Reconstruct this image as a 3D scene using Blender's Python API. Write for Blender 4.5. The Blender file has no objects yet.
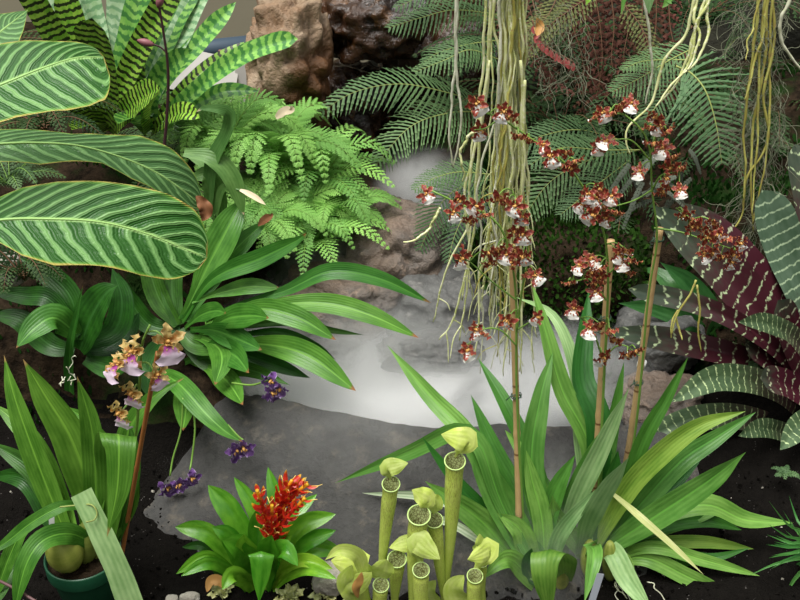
import bpy, math, random
from mathutils import Vector, Matrix, Euler, noise
R = random.Random(7)
sc = bpy.context.scene
COL = sc.collection
V = Vector
# ------------------------------------------------------------------ camera
FPX = 966.0
PITCH = math.radians(30)
CAM = V((0, 0, 1.5))
FWD = V((0, math.cos(PITCH), -math.sin(PITCH)))
UP = V((0, math.sin(PITCH), math.cos(PITCH)))
RT = V((1, 0, 0))
cd = bpy.data.cameras.new('camera'); cam = bpy.data.objects.new('camera', cd); COL.objects.link(cam)
cam.location = CAM; cam.rotation_euler = (math.radians(60), 0, 0)
cd.sensor_width = 36; cd.lens = 36 * FPX / 800; cd.clip_start = .05; cd.clip_end = 60
cd.dof.use_dof = False
sc.camera = cam

def W(x, y, Y):
    """world point seen at photo position (x, y) standing Y metres away along the ground"""
    d = FWD + RT * ((x - 400) / FPX) + UP * ((300 - y) / FPX)
    return CAM + d * (Y / d.y)
def G(x, y, z):
    d = FWD + RT * ((x - 400) / FPX) + UP * ((300 - y) / FPX)
    return CAM + d * ((z - CAM.z) / d.z)
def mpp(p):
    """metres per photo pixel at a world point"""
    return (p - CAM).dot(FWD) / FPX

# ------------------------------------------------------------------ mesh builder
class MB:
    def __init__(s): s.v = []; s.f = []; s.uv = []; s.ln = []; s.mi = []
    def vert(s, co, uv=(0, 0), ln=(0, 0)):
        s.v.append(tuple(co)); s.uv.append(uv); s.ln.append(ln); return len(s.v) - 1
    def face(s, ids, m=0): s.f.append(tuple(ids)); s.mi.append(m)
    def mesh(s, name, mats, off=V((0, 0, 0)), smooth=True):
        me = bpy.data.meshes.new(name)
        me.from_pydata([(a - off.x, b - off.y, c - off.z) for a, b, c in s.v], [], s.f)
        u = me.uv_layers.new(name='UVMap'); l = me.uv_layers.new(name='Len')
        ud = []; ldt = []
        for f in s.f:
            for i in f: ud.extend(s.uv[i]); ldt.extend(s.ln[i])
        u.data.foreach_set('uv', ud); l.data.foreach_set('uv', ldt)
        me.polygons.foreach_set('material_index', s.mi)
        me.polygons.foreach_set('use_smooth', [smooth] * len(s.f))
        for m in (mats if isinstance(mats, (list, tuple)) else [mats]): me.materials.append(m)
        me.update(); return me
    def build(s, name, mats, parent=None, smooth=True, label=None, loc=None):
        off = base_of(parent) if parent is not None else (loc or V((0, 0, 0)))
        o = bpy.data.objects.new(name, s.mesh(name, mats, off, smooth)); COL.objects.link(o)
        if parent is not None: o.parent = parent
        else: o.location = off
        if label: o['label'] = label
        return o
def base_of(o):
    p = V((0, 0, 0))
    while o is not None: p = p + o.location; o = o.parent
    return p
def tag(o, label, cat, group=None, kind=None):
    o['label'] = label; o['category'] = cat
    if group: o['group'] = group
    if kind: o['kind'] = kind
    return o
def thing(name, loc, label, cat, group=None):
    o = bpy.data.objects.new(name, None); o.empty_display_size = .03; COL.objects.link(o); o.location = loc
    return tag(o, label, cat, group)

def catmull(P, n):
    if len(P) == 2: return [P[0].lerp(P[1], i / n) for i in range(n + 1)]
    Q = [P[0] * 2 - P[1]] + list(P) + [P[-1] * 2 - P[-2]]
    L = [0]
    for i in range(1, len(P)): L.append(L[-1] + (P[i] - P[i - 1]).length)
    out = []
    for k in range(n + 1):
        s = L[-1] * k / n; i = 0
        while i < len(P) - 2 and L[i + 1] < s: i += 1
        t = (s - L[i]) / max(1e-9, L[i + 1] - L[i])
        a, b, c, d = Q[i], Q[i + 1], Q[i + 2], Q[i + 3]
        out.append(.5 * ((2 * b) + (c - a) * t + (2 * a - 5 * b + 4 * c - d) * t * t + (3 * b - a - 3 * c + d) * t ** 3))
    return out
def tube(mb, pts, r, seg=6, m=0, cap=True, uvs=True):
    """r: float or function of t"""
    n = len(pts); rings = []; N = None; s = 0
    for i, p in enumerate(pts):
        T = (pts[min(n - 1, i + 1)] - pts[max(0, i - 1)]).normalized()
        if N is None:
            N = T.cross(V((0, 0, 1))); N = N if N.length > .1 else T.cross(V((1, 0, 0)))
        N = (N - T * N.dot(T)).normalized(); B = T.cross(N)
        if i: s += (p - pts[i - 1]).length
        t = i / (n - 1); rr = r(t) if callable(r) else r
        rings.append([mb.vert(p + (N * math.cos(a) + B * math.sin(a)) * rr, (t, k / seg), (s, k / seg))
                      for k in range(seg) for a in (2 * math.pi * k / seg,)])
    for i in range(n - 1):
        for k in range(seg):
            k2 = (k + 1) % seg
            mb.face((rings[i][k], rings[i][k2], rings[i + 1][k2], rings[i + 1][k]), m)
    if cap:
        mb.face(rings[0][::-1], m); mb.face(rings[-1], m)
def interp(L, t):
    x = t * (len(L) - 1); i = min(len(L) - 2, int(x)); return L[i] + (L[i + 1] - L[i]) * (x - i)
PROF = {
    'strap': lambda t: min(1, .45 + t * 1.6) * (1 - max(0, (t - .55) / .45) ** 2.2),
    'lance': lambda t: max(.0, (.22 + .78 * math.sin(math.pi * min(1, t * .93 + .07)) ** .9)) * (1 - max(0, (t - .8) / .2) ** 2),
    'ellip': lambda t: (.06 if t < .15 else 0) + max(0, math.sin(math.pi * t ** 1.05)) ** .75 if t < 1 else 0,
    'tongue': lambda t: (.75 + .25 * min(1, t * 2)) * math.sqrt(max(0, 1 - max(0, (t - .86) / .14) ** 2)),
    'tonguep': lambda t: (.7 + .3 * min(1, t * 2)) * (1 - max(0, (t - .72) / .28) ** 2.4),
    'petio': lambda t: (.26 + .74 * math.sin(math.pi / 2 * min(1, max(0, (t - .12) / .5))) ** 2) * (1 - max(0, (t - .66) / .34) ** 2.1),
    'broad': lambda t: math.sqrt(max(0, 1 - (2 * t - 1) ** 2)) * (.8 + .2 * t),
    'grass': lambda t: 1 - t ** 2,
}
NH = V((0, -.72, .69))
def leaf_mesh(mb, P, w, prof='strap', nh=None, tw0=0, tw1=0, fold=.18, curl=0, nx=6, n=22, wave=0, wl=None, wr=None, m=0, jit=0, belly=0, side=None):
    """P world points base->tip, w = full width in metres"""
    pts = catmull(P, n); N0 = (nh or NH).normalized(); f = PROF[prof] if isinstance(prof, str) else prof
    s = 0; rows = []; ph = R.random() * 6.28; S = None
    for i, p in enumerate(pts):
        t = i / n
        T = (pts[min(n, i + 1)] - pts[max(0, i - 1)]).normalized()
        S2 = T.cross(N0)
        if S2.length < .25 and S is not None: S2 = S - T * S.dot(T)
        if side is not None: S2 = side - T * side.dot(T)
        S = S2.normalized(); Nn = S.cross(T).normalized()
        a = math.radians(tw0 + (tw1 - tw0) * t)
        A = S * math.cos(a) + Nn * math.sin(a); B = Nn * math.cos(a) - S * math.sin(a)
        if i: s += (p - pts[i - 1]).length
        h = w * .5 * max(.004, f(t)); row = []
        for k in range(nx + 1):
            v = -1 + 2 * k / nx
            hw = h
            if wl: hw = w * .5 * (interp(wl, t) if v < 0 else interp(wr, t))
            lift = fold * abs(v) * hw - curl * v * v * hw + belly * (1 - v * v) * h
            if wave: lift += wave * hw * abs(v) ** 2 * math.sin(t * 17 + ph + (v > 0) * 1.7)
            row.append(mb.vert(p + A * (v * hw) + B * lift, (t, (v + 1) / 2), (s, v * hw)))
        rows.append(row)
    for i in range(n):
        for k in range(nx): mb.face((rows[i][k], rows[i][k + 1], rows[i + 1][k + 1], rows[i + 1][k]), m)
def pxpts(pts, Yb, Yt):
    n = len(pts) - 1
    return [W(p[0], p[1], p[2] if len(p) > 2 else Yb + (Yt - Yb) * i / n) for i, p in enumerate(pts)]
def leaf(parent, pts, w, mat, Yb, Yt, name='leaf', label=None, **k):
    P = pxpts(pts, Yb, Yt)
    wm = w * mpp(P[len(P) // 2]); mb = MB()
    k.setdefault('wave', .07)
    k.setdefault('tw0', R.uniform(-14, 14)); k.setdefault('tw1', R.uniform(-18, 18))
    leaf_mesh(mb, P, wm, **k)
    return mb.build(name, mat, parent, label=label)

# ------------------------------------------------------------------ node helpers
class NT:
    def __init__(s, name, disp=False):
        s.m = bpy.data.materials.new(name); s.m.use_nodes = True; s.t = s.m.node_tree
        s.t.nodes.clear(); s.out = s.t.nodes.new('ShaderNodeOutputMaterial')
    def n(s, ty, **k):
        d = s.t.nodes.new(ty)
        for a, b in k.items(): setattr(d, a, b)
        return d
    def put(s, sock, v):
        if v is None: return
        if isinstance(v, bpy.types.NodeSocket): s.t.links.new(v, sock)
        else:
            if isinstance(v, (tuple, list)) and len(v) == 3 and sock.type == 'RGBA': v = (*v, 1)
            sock.default_value = v
    def math(s, op, a, b=None, c=None, clamp=False):
        d = s.n('ShaderNodeMath', operation=op, use_clamp=clamp)
        s.put(d.inputs[0], a); s.put(d.inputs[1], b); s.put(d.inputs[2], c); return d.outputs[0]
    def mix(s, f, a, b, mode='MIX'):
        d = s.n('ShaderNodeMix', data_type='RGBA', blend_type=mode)
        s.put(d.inputs[0], f); s.put(d.inputs[6], a); s.put(d.inputs[7], b); return d.outputs[2]
    def ss(s, x, lo, hi):
        d = s.n('ShaderNodeMapRange', interpolation_type='SMOOTHSTEP'); s.put(d.inputs[0], x)
        d.inputs[1].default_value = lo; d.inputs[2].default_value = hi; return d.outputs[0]
    def noise(s, vec, scale, detail=3, rough=.55, dist=0):
        d = s.n('ShaderNodeTexNoise'); s.put(d.inputs['Vector'], vec)
        d.inputs['Scale'].default_value = scale; d.inputs['Detail'].default_value = detail
        d.inputs['Roughness'].default_value = rough; d.inputs['Distortion'].default_value = dist
        return d.outputs['Fac']
    def uv(s, name='UVMap'):
        d = s.n('ShaderNodeUVMap', uv_map=name); x = s.n('ShaderNodeSeparateXYZ'); s.t.links.new(d.outputs[0], x.inputs[0])
        return d.outputs[0], x.outputs[0], x.outputs[1]
    def comb(s, x, y, z=0):
        d = s.n('ShaderNodeCombineXYZ'); s.put(d.inputs[0], x); s.put(d.inputs[1], y); s.put(d.inputs[2], z); return d.outputs[0]
    def obj(s): return s.n('ShaderNodeTexCoord').outputs['Object']
    def rnd(s): return s.n('ShaderNodeObjectInfo').outputs['Random']
    def bump(s, h, strength=.3, dist=.01):
        d = s.n('ShaderNodeBump'); d.inputs['Strength'].default_value = strength; d.inputs['Distance'].default_value = dist
        s.put(d.inputs['Height'], h); return d.outputs[0]
    def hsv(s, c, h=.5, sa=1, v=1):
        d = s.n('ShaderNodeHueSaturation'); s.put(d.inputs['Hue'], h); s.put(d.inputs['Saturation'], sa); s.put(d.inputs['Value'], v); s.put(d.inputs['Color'], c); return d.outputs[0]
    def finish(s, col, rough=.4, trans=0, bump=None, spec=.5, tcol=None, coat=0):
        p = s.n('ShaderNodeBsdfPrincipled'); s.put(p.inputs['Base Color'], col); s.put(p.inputs['Roughness'], rough)
        p.inputs['Specular IOR Level'].default_value = spec
        if coat: p.inputs['Coat Weight'].default_value = coat; p.inputs['Coat Roughness'].default_value = .15
        if bump: s.put(p.inputs['Normal'], bump)
        sh = p.outputs[0]
        if trans:
            t = s.n('ShaderNodeBsdfTranslucent'); s.put(t.inputs[0], tcol or col)
            mx = s.n('ShaderNodeMixShader'); mx.inputs[0].default_value = trans
            s.t.links.new(sh, mx.inputs[1]); s.t.links.new(t.outputs[0], mx.inputs[2]); sh = mx.outputs[0]
        s.t.links.new(sh, s.out.inputs[0]); return s.m
def plain(name, col, rough=.5, trans=0, spec=.4, var=.15, nscale=60):
    t = NT(name); nz = t.noise(t.obj(), nscale)
    c = t.mix(nz, tuple(x * (1 - var) for x in col), tuple(min(1, x * (1 + var)) for x in col))
    return t.finish(c, rough, trans, spec=spec)
def leafmat(name, c1, c2, veins=9, vs=.35, rough=.36, trans=.28, mid=None, tip=None, mott=.3, spec=.32, hv=.05, edge=None):
    """parallel-veined leaf: c1 dark, c2 light"""
    t = NT(name); uv, u, v = t.uv(); a = t.math('ABSOLUTE', t.math('MULTIPLY_ADD', v, 2, -1))
    rn = t.rnd()
    nz = t.noise(t.comb(t.math('ADD', t.math('MULTIPLY', u, 5), t.math('MULTIPLY', rn, 50)), t.math('MULTIPLY', v, 2)), 1.3, 4)
    vein = t.math('MULTIPLY_ADD', t.math('SINE', t.math('MULTIPLY', v, veins * 6.283)), .5, .5)
    vn = t.noise(t.comb(t.math('MULTIPLY', u, 2), t.math('MULTIPLY', v, 40)), 1.0, 2)
    f = t.math('ADD', t.math('MULTIPLY', t.ss(nz, .3, .7), mott * 2), t.math('MULTIPLY', t.math('ADD', vein, vn), vs * .5), clamp=True)
    c = t.mix(f, c1, c2)
    if mid: c = t.mix(t.math('MULTIPLY', t.math('SUBTRACT', 1, t.ss(a, .02, .1)), .8), c, mid)
    if edge: c = t.mix(t.ss(a, .9, 1), c, edge)
    if tip: c = t.mix(t.ss(t.math('ADD', u, t.math('MULTIPLY', nz, .04)), .978, 1.0), c, tip)
    c = t.hsv(c, t.math('MULTIPLY_ADD', rn, -hv * .6, .5 + hv * .3), 1, t.math('MULTIPLY_ADD', rn, .5, .75))
    b = t.bump(t.math('ADD', vein, t.math('MULTIPLY', vn, 1.0)), .25, .0015)
    return t.finish(c, rough, trans, b, spec)
def bandmat(name, g1, g2, dark, freq, lo=.5, hi=.62, warp=1.2, rough=.35, red=None, redr=(0, .5), pale_edge=None, trans=.15, wob=22, thin=1, curve=10, brk=.35, bl=1):
    """cross-banded bromeliad leaf; bands measured in metres along the leaf"""
    t = NT(name); uv, u, v = t.uv(); ld, L, A = t.uv('Len'); a = t.math('ABSOLUTE', t.math('MULTIPLY_ADD', v, 2, -1)); rn = t.rnd()
    vec = t.comb(t.math('ADD', t.math('MULTIPLY', L, wob), t.math('MULTIPLY', rn, 90)), t.math('MULTIPLY', A, wob * 2.4))
    nz = t.noise(vec, 1, 3); n2 = t.noise(vec, 2.6, 3)
    s = t.math('ADD', t.math('MULTIPLY', L, freq), t.math('MULTIPLY', nz, warp))
    s = t.math('ADD', s, t.math('MULTIPLY', t.math('MULTIPLY', a, a), -.35))
    w = t.math('MULTIPLY_ADD', t.math('SINE', t.math('MULTIPLY', s, 6.283)), .5, .5)
    w = t.math('ADD', w, t.math('MULTIPLY', t.math('SUBTRACT', n2, .5), brk * 2))
    band = t.ss(w, lo, hi)
    base = t.mix(t.ss(nz, .3, .7), g1, g2)
    if red:
        rr = t.math('SUBTRACT', 1, t.ss(t.math('ADD', u, t.math('MULTIPLY', t.math('SUBTRACT', n2, .5), .3)), *redr))
        base = t.mix(rr, base, red)
    c = t.mix(t.math('MULTIPLY', band, bl), base, dark)
    if pale_edge: c = t.mix(t.ss(a, .86, 1), c, pale_edge)
    c = t.hsv(c, .5, 1, t.math('MULTIPLY_ADD', rn, .35, .82))
    st = t.noise(t.comb(t.math('MULTIPLY', L, 8), t.math('MULTIPLY', A, 600)), 1, 2)
    return t.finish(c, rough, trans, t.bump(st, .15, .001), .5)
# ------------------------------------------------------------------ materials
M = {}
M['dkleaf'] = leafmat('dark_green_leaf', (.012, .05, .006), (.04, .15, .015), rough=.38, mid=(.05, .16, .03))
M['green'] = leafmat('glossy_green_leaf', (.030, .125, .012), (.095, .27, .035), rough=.33, mid=(.16, .40, .06), tip=(.25, .12, .04))
M['green2'] = leafmat('potted_orchid_leaf', (.035, .135, .010), (.115, .29, .035), rough=.36, mid=(.18, .42, .05), tip=(.35, .25, .08), mott=.35)
M['strap'] = leafmat('strap_green_leaf', (.065, .20, .025), (.18, .38, .075), veins=6, rough=.4, mott=.3, mid=(.16, .42, .06))
M['strapd'] = leafmat('deep_green_strap', (.025, .11, .012), (.06, .22, .03), veins=6, rough=.4)
M['strapy'] = leafmat('yellowing_strap', (.07, .19, .015), (.20, .34, .05), veins=7, vs=.7, rough=.42, mott=.4)
M['strapp'] = leafmat('pale_silvery_strap', (.14, .29, .09), (.32, .49, .21), veins=5, vs=.7, rough=.35, mott=.3)
M['straw'] = leafmat('straw_strap', (.34, .40, .13), (.52, .54, .26), veins=4, rough=.5)
M['varieg'] = leafmat('white_striped_leaf', (.20, .36, .14), (.62, .70, .48), veins=3, vs=1.2, rough=.4, mott=.1)
M['brome'] = leafmat('bromeliad_green', (.07, .27, .012), (.19, .47, .035), veins=3, vs=.15, rough=.22, mott=.35, spec=.6)
M['bromey'] = leafmat('bromeliad_lime', (.12, .32, .012), (.28, .50, .05), veins=3, vs=.15, rough=.26, mott=.35)
M['grass'] = leafmat('grass_blade', (.04, .16, .03), (.1, .32, .07), veins=2)
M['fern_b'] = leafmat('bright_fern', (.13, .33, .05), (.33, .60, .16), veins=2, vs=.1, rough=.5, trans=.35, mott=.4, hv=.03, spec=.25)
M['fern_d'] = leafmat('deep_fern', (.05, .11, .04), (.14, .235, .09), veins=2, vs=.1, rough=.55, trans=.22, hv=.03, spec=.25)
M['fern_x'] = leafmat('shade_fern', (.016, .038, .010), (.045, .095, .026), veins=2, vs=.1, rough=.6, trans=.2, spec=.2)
M['fern_r'] = leafmat('dried_fern', (.045, .020, .014), (.15, .065, .042), veins=2, vs=.1, rough=.8, trans=.15, spec=.1)
M['rachis'] = plain('fern_stem', (.28, .33, .09), .6)
M['rachis_br'] = plain('brown_stem', (.13, .06, .03), .7)
M['stem'] = plain('green_stem', (.16, .30, .05), .45)
M['stemp'] = plain('purple_stem', (.05, .02, .025), .4)
M['root'] = None
M['moss'] = leafmat('moss_tuft', (.008, .030, .003), (.030, .085, .010), veins=1, rough=.8, trans=.2, spec=.1)
# zebra-striped calathea
def calathea(name, wash):
    t = NT(name); uv, u, v = t.uv(); rn = t.rnd()
    sg = t.math('MULTIPLY_ADD', v, 2, -1); a = t.math('ABSOLUTE', sg)
    nz = t.noise(t.comb(t.math('MULTIPLY', u, 3), t.math('MULTIPLY', v, 2)), 2.2, 4)
    s = t.math('ADD', t.math('MULTIPLY', u, 14.5), t.math('MULTIPLY', a, t.math('MULTIPLY_ADD', t.ss(sg, -.05, .05), 1.7, -2.6)))
    s = t.math('ADD', s, t.math('MULTIPLY', t.math('MULTIPLY', a, a), -.9))
    s = t.math('ADD', s, t.math('ADD', t.math('MULTIPLY', nz, .7), t.math('MULTIPLY', t.ss(sg, -.05, .05), .5)))
    w = t.math('MULTIPLY_ADD', t.math('SINE', t.math('MULTIPLY', s, 6.283)), .5, .5)
    band = t.ss(t.math('ADD', w, t.math('MULTIPLY', a, .10)), .60, 1.08)
    fine = t.math('MULTIPLY_ADD', t.math('SINE', t.math('MULTIPLY', s, 6.283 * 5)), .5, .5)
    dark = t.mix(nz, (.012, .070, .006), (.030, .13, .014)); dark = t.mix(t.math('MULTIPLY', fine, .25), dark, (.05, .17, .03))
    c = t.mix(t.math('MULTIPLY', band, .8), dark, t.mix(nz, (.16, .38, .09), (.30, .52, .20)))
    c = t.mix(wash, c, (.20, .35, .16))
    c = t.mix(t.math('SUBTRACT', 1, t.ss(a, .02, .075)), c, (.32, .54, .18))
    c = t.mix(t.math('MULTIPLY', t.ss(a, .9, .97), .6), c, (.16, .40, .05))
    c = t.mix(t.math('MULTIPLY', t.ss(t.math('ADD', a, t.math('MULTIPLY', t.math('SUBTRACT', nz, .5), .18)), .955, 1.0), .85), c, (.50, .38, .09))
    edge = t.ss(t.math('ADD', t.math('ADD', u, t.math('MULTIPLY', a, .03)), t.math('MULTIPLY', nz, .03)), 1.012, 1.045)
    c = t.mix(edge, c, (.5, .26, .05))
    b = t.bump(t.math('ADD', w, t.math('MULTIPLY', fine, .25)), .55, .004)
    return t.finish(c, .36, .15, b, .3)
M['cal'] = calathea('striped_calathea', .0)
M['cal2'] = calathea('striped_calathea_pale', .22)
M['tiger'] = bandmat('dark_banded_bromeliad', (.13, .34, .025), (.33, .52, .07), (.018, .028, .008), 55, .50, .66, 1.0, wob=30)
M['tigerg'] = bandmat('green_banded_bromeliad', (.12, .34, .05), (.26, .50, .10), (.03, .15, .03), 42, .40, .72, 1.4, bl=.9, wob=26)
M['tigerp'] = bandmat('pale_banded_bromeliad', (.26, .42, .20), (.42, .58, .36), (.09, .24, .10), 45, .45, .8, 1.2, bl=.7, wob=30)
M['purp'] = bandmat('maroon_banded_bromeliad', (.028, .048, .028), (.06, .08, .05), (.44, .54, .30), 24, .92, 1.06, 1.1, red=(.050, .010, .016), redr=(.6, .95), brk=.30, wob=17, rough=.34, trans=.06)
M['purpr'] = bandmat('deep_maroon_banded_bromeliad', (.035, .05, .032), (.06, .07, .045), (.44, .48, .30), 28, .92, 1.06, 1.2, red=(.055, .008, .016), redr=(.8, 1.0), brk=.34, wob=20, rough=.34, trans=.05)
M['purpg'] = bandmat('grey_green_banded_bromeliad', (.06, .11, .06), (.10, .16, .10), (.40, .52, .32), 36, .88, 1.02, .7, red=(.05, .022, .03), redr=(.15, .6), brk=.14, wob=24, rough=.34, trans=.06)
M['purpf'] = bandmat('green_cross_banded_bromeliad', (.035, .070, .028), (.07, .12, .05), (.44, .54, .27), 46, .90, 1.06, .9, red=(.06, .03, .03), redr=(.35, .75), brk=.22, wob=26, rough=.36, trans=.08)
# flowers
def petal(name, c1, c2, edge, sc=90, lo=.35, hi=.62):
    t = NT(name); uv, u, v = t.uv(); a = t.math('ABSOLUTE', t.math('MULTIPLY_ADD', v, 2, -1))
    nz = t.noise(t.obj(), sc, 3)
    c = t.mix(t.ss(nz, lo, hi), c1, c2)
    c = t.mix(t.math('MULTIPLY', t.ss(t.math('ADD', a, t.math('MULTIPLY', nz, .4)), .95, 1.15), .8), c, edge)
    return t.finish(c, .42, .2)
M['bpetal'] = petal('maroon_petal', (.16, .018, .018), (.34, .06, .035), (.58, .34, .13), 200)
M['crest'] = plain('golden_crest', (.62, .33, .09), .5)
M['lip'] = plain('white_lip', (.95, .94, .88), .5, .2, var=.05)
M['opetal'] = petal('tan_orange_petal', (.42, .15, .02), (.60, .45, .16), (.70, .52, .22), 60)
t = NT('pink_lip'); uv, u, v = t.uv(); nz = t.noise(t.obj(), 110)
M['plip'] = t.finish(t.mix(t.ss(t.math('ADD', u, t.math('MULTIPLY', nz, .35)), .35, .75), (.42, .05, .30), (.76, .62, .74)), .45, .2)
M['vpetal'] = petal('violet_petal', (.09, .03, .17), (.22, .10, .34), (.45, .33, .55), 80)
t = NT('red_bract'); uv, u, v = t.uv(); nz = t.noise(t.obj(), 90)
M['bract'] = t.finish(t.mix(t.ss(t.math('ADD', u, t.math('MULTIPLY', nz, .4)), .92, 1.15), t.mix(nz, (.40, .01, .008), (.78, .05, .015)), (.92, .55, .03)), .38, .25)
M['filam'] = plain('yellow_filament', (.85, .62, .18), .5)
# pitchers
t = NT('pitcher_wall'); uv, u, v = t.uv(); nz = t.noise(t.obj(), 60, 3)
vv = t.noise(t.comb(t.math('MULTIPLY', u, 14), t.math('MULTIPLY', v, 38), t.rnd()), 1.0, 2, dist=.8)
vein = t.math('SUBTRACT', 1, t.ss(t.math('ABSOLUTE', t.math('SUBTRACT', vv, .5)), .012, .05))
c = t.mix(nz, (.46, .60, .07), (.68, .78, .20))
c = t.mix(t.math('MULTIPLY', vein, t.math('MULTIPLY_ADD', t.ss(u, .35, .95), .5, .15)), c, (.20, .17, .03))
M['pitcher'] = t.finish(c, .38, .15)
t = NT('pitcher_inner'); uv, u, v = t.uv()
vv = t.n('ShaderNodeTexVoronoi', feature='DISTANCE_TO_EDGE'); t.put(vv.inputs['Vector'], t.obj()); vv.inputs['Scale'].default_value = 170
M['pinner'] = t.finish(t.mix(t.ss(vv.outputs['Distance'], .03, .14), (.16, .15, .045), (.50, .56, .26)), .5, .1)
M['plid'] = leafmat('pitcher_lid', (.48, .62, .09), (.70, .78, .26), veins=5, vs=.25, rough=.42, trans=.35, hv=.02)
M['plip2'] = plain('pitcher_rim', (.48, .64, .22), .35, .1)
M['crestleaf'] = leafmat('frilled_rosette', (.40, .44, .10), (.72, .74, .42), veins=3, vs=.5, rough=.5)
# hard stuff
def rock(name, c1, c2, c3, rough=.7, bs=.8, sc=5, spec=.4, wet=None):
    # wet = colour of mineral stain on the lower part of the stone
    t = NT(name); o = t.obj(); n1 = t.noise(o, sc, 6, .62); n2 = t.noise(o, sc * 3.7, 6, .65); n3 = t.noise(o, sc * 14, 4, .6)
    c = t.mix(t.ss(n1, .35, .65), c1, c2); c = t.mix(t.ss(n2, .52, .7), c, c3)
    c = t.hsv(c, .5, 1, t.math('MULTIPLY_ADD', n3, .8, .6))
    if wet:
        x = t.n('ShaderNodeSeparateXYZ'); t.put(x.inputs[0], o)
        g = t.math('ADD', t.math('MULTIPLY', x.outputs[2], -5), t.math('ADD', t.math('MULTIPLY', x.outputs[0], 5), t.math('MULTIPLY', n1, 2.4)))
        c = t.mix(t.ss(g, .8, 1.7), c, wet)
    h = t.math('ADD', n2, t.math('MULTIPLY', n3, .35))
    return t.finish(c, rough, 0, t.bump(h, bs, .02), spec)
M['boulder'] = rock('tan_boulder', (.20, .12, .065), (.33, .25, .17), (.10, .05, .022), .6, 1, 4, wet=(.085, .034, .008))
M['wetrock'] = rock('wet_brown_rock', (.055, .022, .008), (.010, .006, .004), (.10, .045, .015), .25, .9, 4, .6)
M['strock'] = rock('stream_rock', (.16, .115, .085), (.095, .08, .068), (.22, .16, .12), .55, .8, 6)
M['grrock'] = rock('grey_stone', (.10, .10, .095), (.055, .055, .052), (.15, .145, .135), .6, .6, 7)
M['curb'] = rock('dark_concrete', (.045, .044, .041), (.022, .021, .020), (.085, .075, .060), .75, .7, 5)
M['pebble'] = rock('pale_stone', (.38, .36, .30), (.26, .23, .19), (.5, .48, .42), .8, .5, 20)
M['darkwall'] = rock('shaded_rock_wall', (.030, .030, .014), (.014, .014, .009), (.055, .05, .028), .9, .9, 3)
t = NT('black_soil'); o = t.obj(); n1 = t.noise(o, 40, 6, .7); n2 = t.noise(o, 190, 3, .7)
vv = t.n('ShaderNodeTexVoronoi'); t.put(vv.inputs['Vector'], o); vv.inputs['Scale'].default_value = 150
c = t.mix(n1, (.003, .0027, .0025), (.014, .012, .010))
sp = t.math('MULTIPLY', t.math('LESS_THAN', vv.outputs['Distance'], .22), t.math('GREATER_THAN', t.noise(o, 61, 1), .66))
c = t.mix(sp, c, (.13, .12, .11))
M['soil'] = t.finish(c, .9, 0, t.bump(t.math('ADD', n1, n2), 1, .012), .04)
t = NT('mossy_litter'); o = t.obj(); n1 = t.noise(o, 26, 6, .7); n2 = t.noise(o, 5, 4, .6)
c = t.mix(t.ss(n1, .3, .7), (.008, .006, .004), (.042, .028, .017)); c = t.mix(t.ss(n2, .5, .65), c, (.012, .030, .006))
M['litter'] = t.finish(c, .95, 0, t.bump(n1, 1, .02), .04)
M['plaster'] = plain('beige_wall_paint', (.30, .27, .19), .85, var=.12, nscale=3)
M['pipe'] = plain('blue_grey_pipe', (.045, .07, .10), .45, var=.1, nscale=12)
M['board'] = plain('whitewashed_board', (.52, .50, .47), .7, var=.2, nscale=12)
M['brick'] = plain('reddish_board', (.17, .085, .07), .8, var=.3, nscale=20)
M['pot'] = plain('green_plastic', (.012, .075, .035), .35, spec=.5, var=.1)
t = NT('bamboo'); ld, L, A = t.uv('Len'); n1 = t.noise(t.obj(), 60, 3)
nodeb = t.ss(t.math('ABSOLUTE', t.math('SUBTRACT', t.math('FRACT', t.math('MULTIPLY', L, 6.5)), .5)), .475, .495)
c = t.mix(n1, (.42, .26, .11), (.60, .42, .20)); c = t.mix(nodeb, c, (.18, .08, .03))
M['bamboo'] = t.finish(c, .45)
M['redcane'] = plain('russet_cane', (.33, .12, .035), .5, var=.3)
M['wire'] = plain('green_wire', (.03, .07, .04), .4)
M['tape'] = plain('white_tape', (.8, .8, .76), .6)
M['tagm'] = plain('white_plastic_tag', (.62, .62, .62), .4, var=.03)
M['tagg'] = plain('grey_plastic_tag', (.25, .27, .30), .4, var=.03)
t = NT('water'); p = t.finish((.05, .055, .055), .35, 0, t.bump(t.noise(t.obj(), 18, 3), .6, .01), .15); M['water'] = p
def rootmat(name, c1, c2, c3):
    t = NT(name); ld, L, A = t.uv('Len'); rn = t.rnd()
    n1 = t.noise(t.comb(t.math('MULTIPLY', L, 14), t.math('MULTIPLY', rn, 30)), 1, 3); n2 = t.noise(t.obj(), 180, 2)
    c = t.mix(t.ss(n1, .35, .65), c1, c2); c = t.mix(t.ss(n2, .5, .7), c, c3); return t.finish(c, .55)
M['root'] = rootmat('pale_aerial_root', (.46, .50, .17), (.70, .72, .38), (.74, .72, .54))
M['rooty'] = rootmat('olive_aerial_root', (.30, .27, .05), (.46, .46, .12), (.34, .24, .08))
M['rootw'] = rootmat('whitish_aerial_root', (.50, .50, .36), (.66, .66, .52), (.42, .44, .26))
M['tilland'] = plain('grey_moss_strand', (.16, .17, .11), .8)
M['pbulb'] = leafmat('pseudobulb', (.12, .17, .02), (.26, .30, .06), veins=7, vs=.8, rough=.45, trans=.05)
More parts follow.
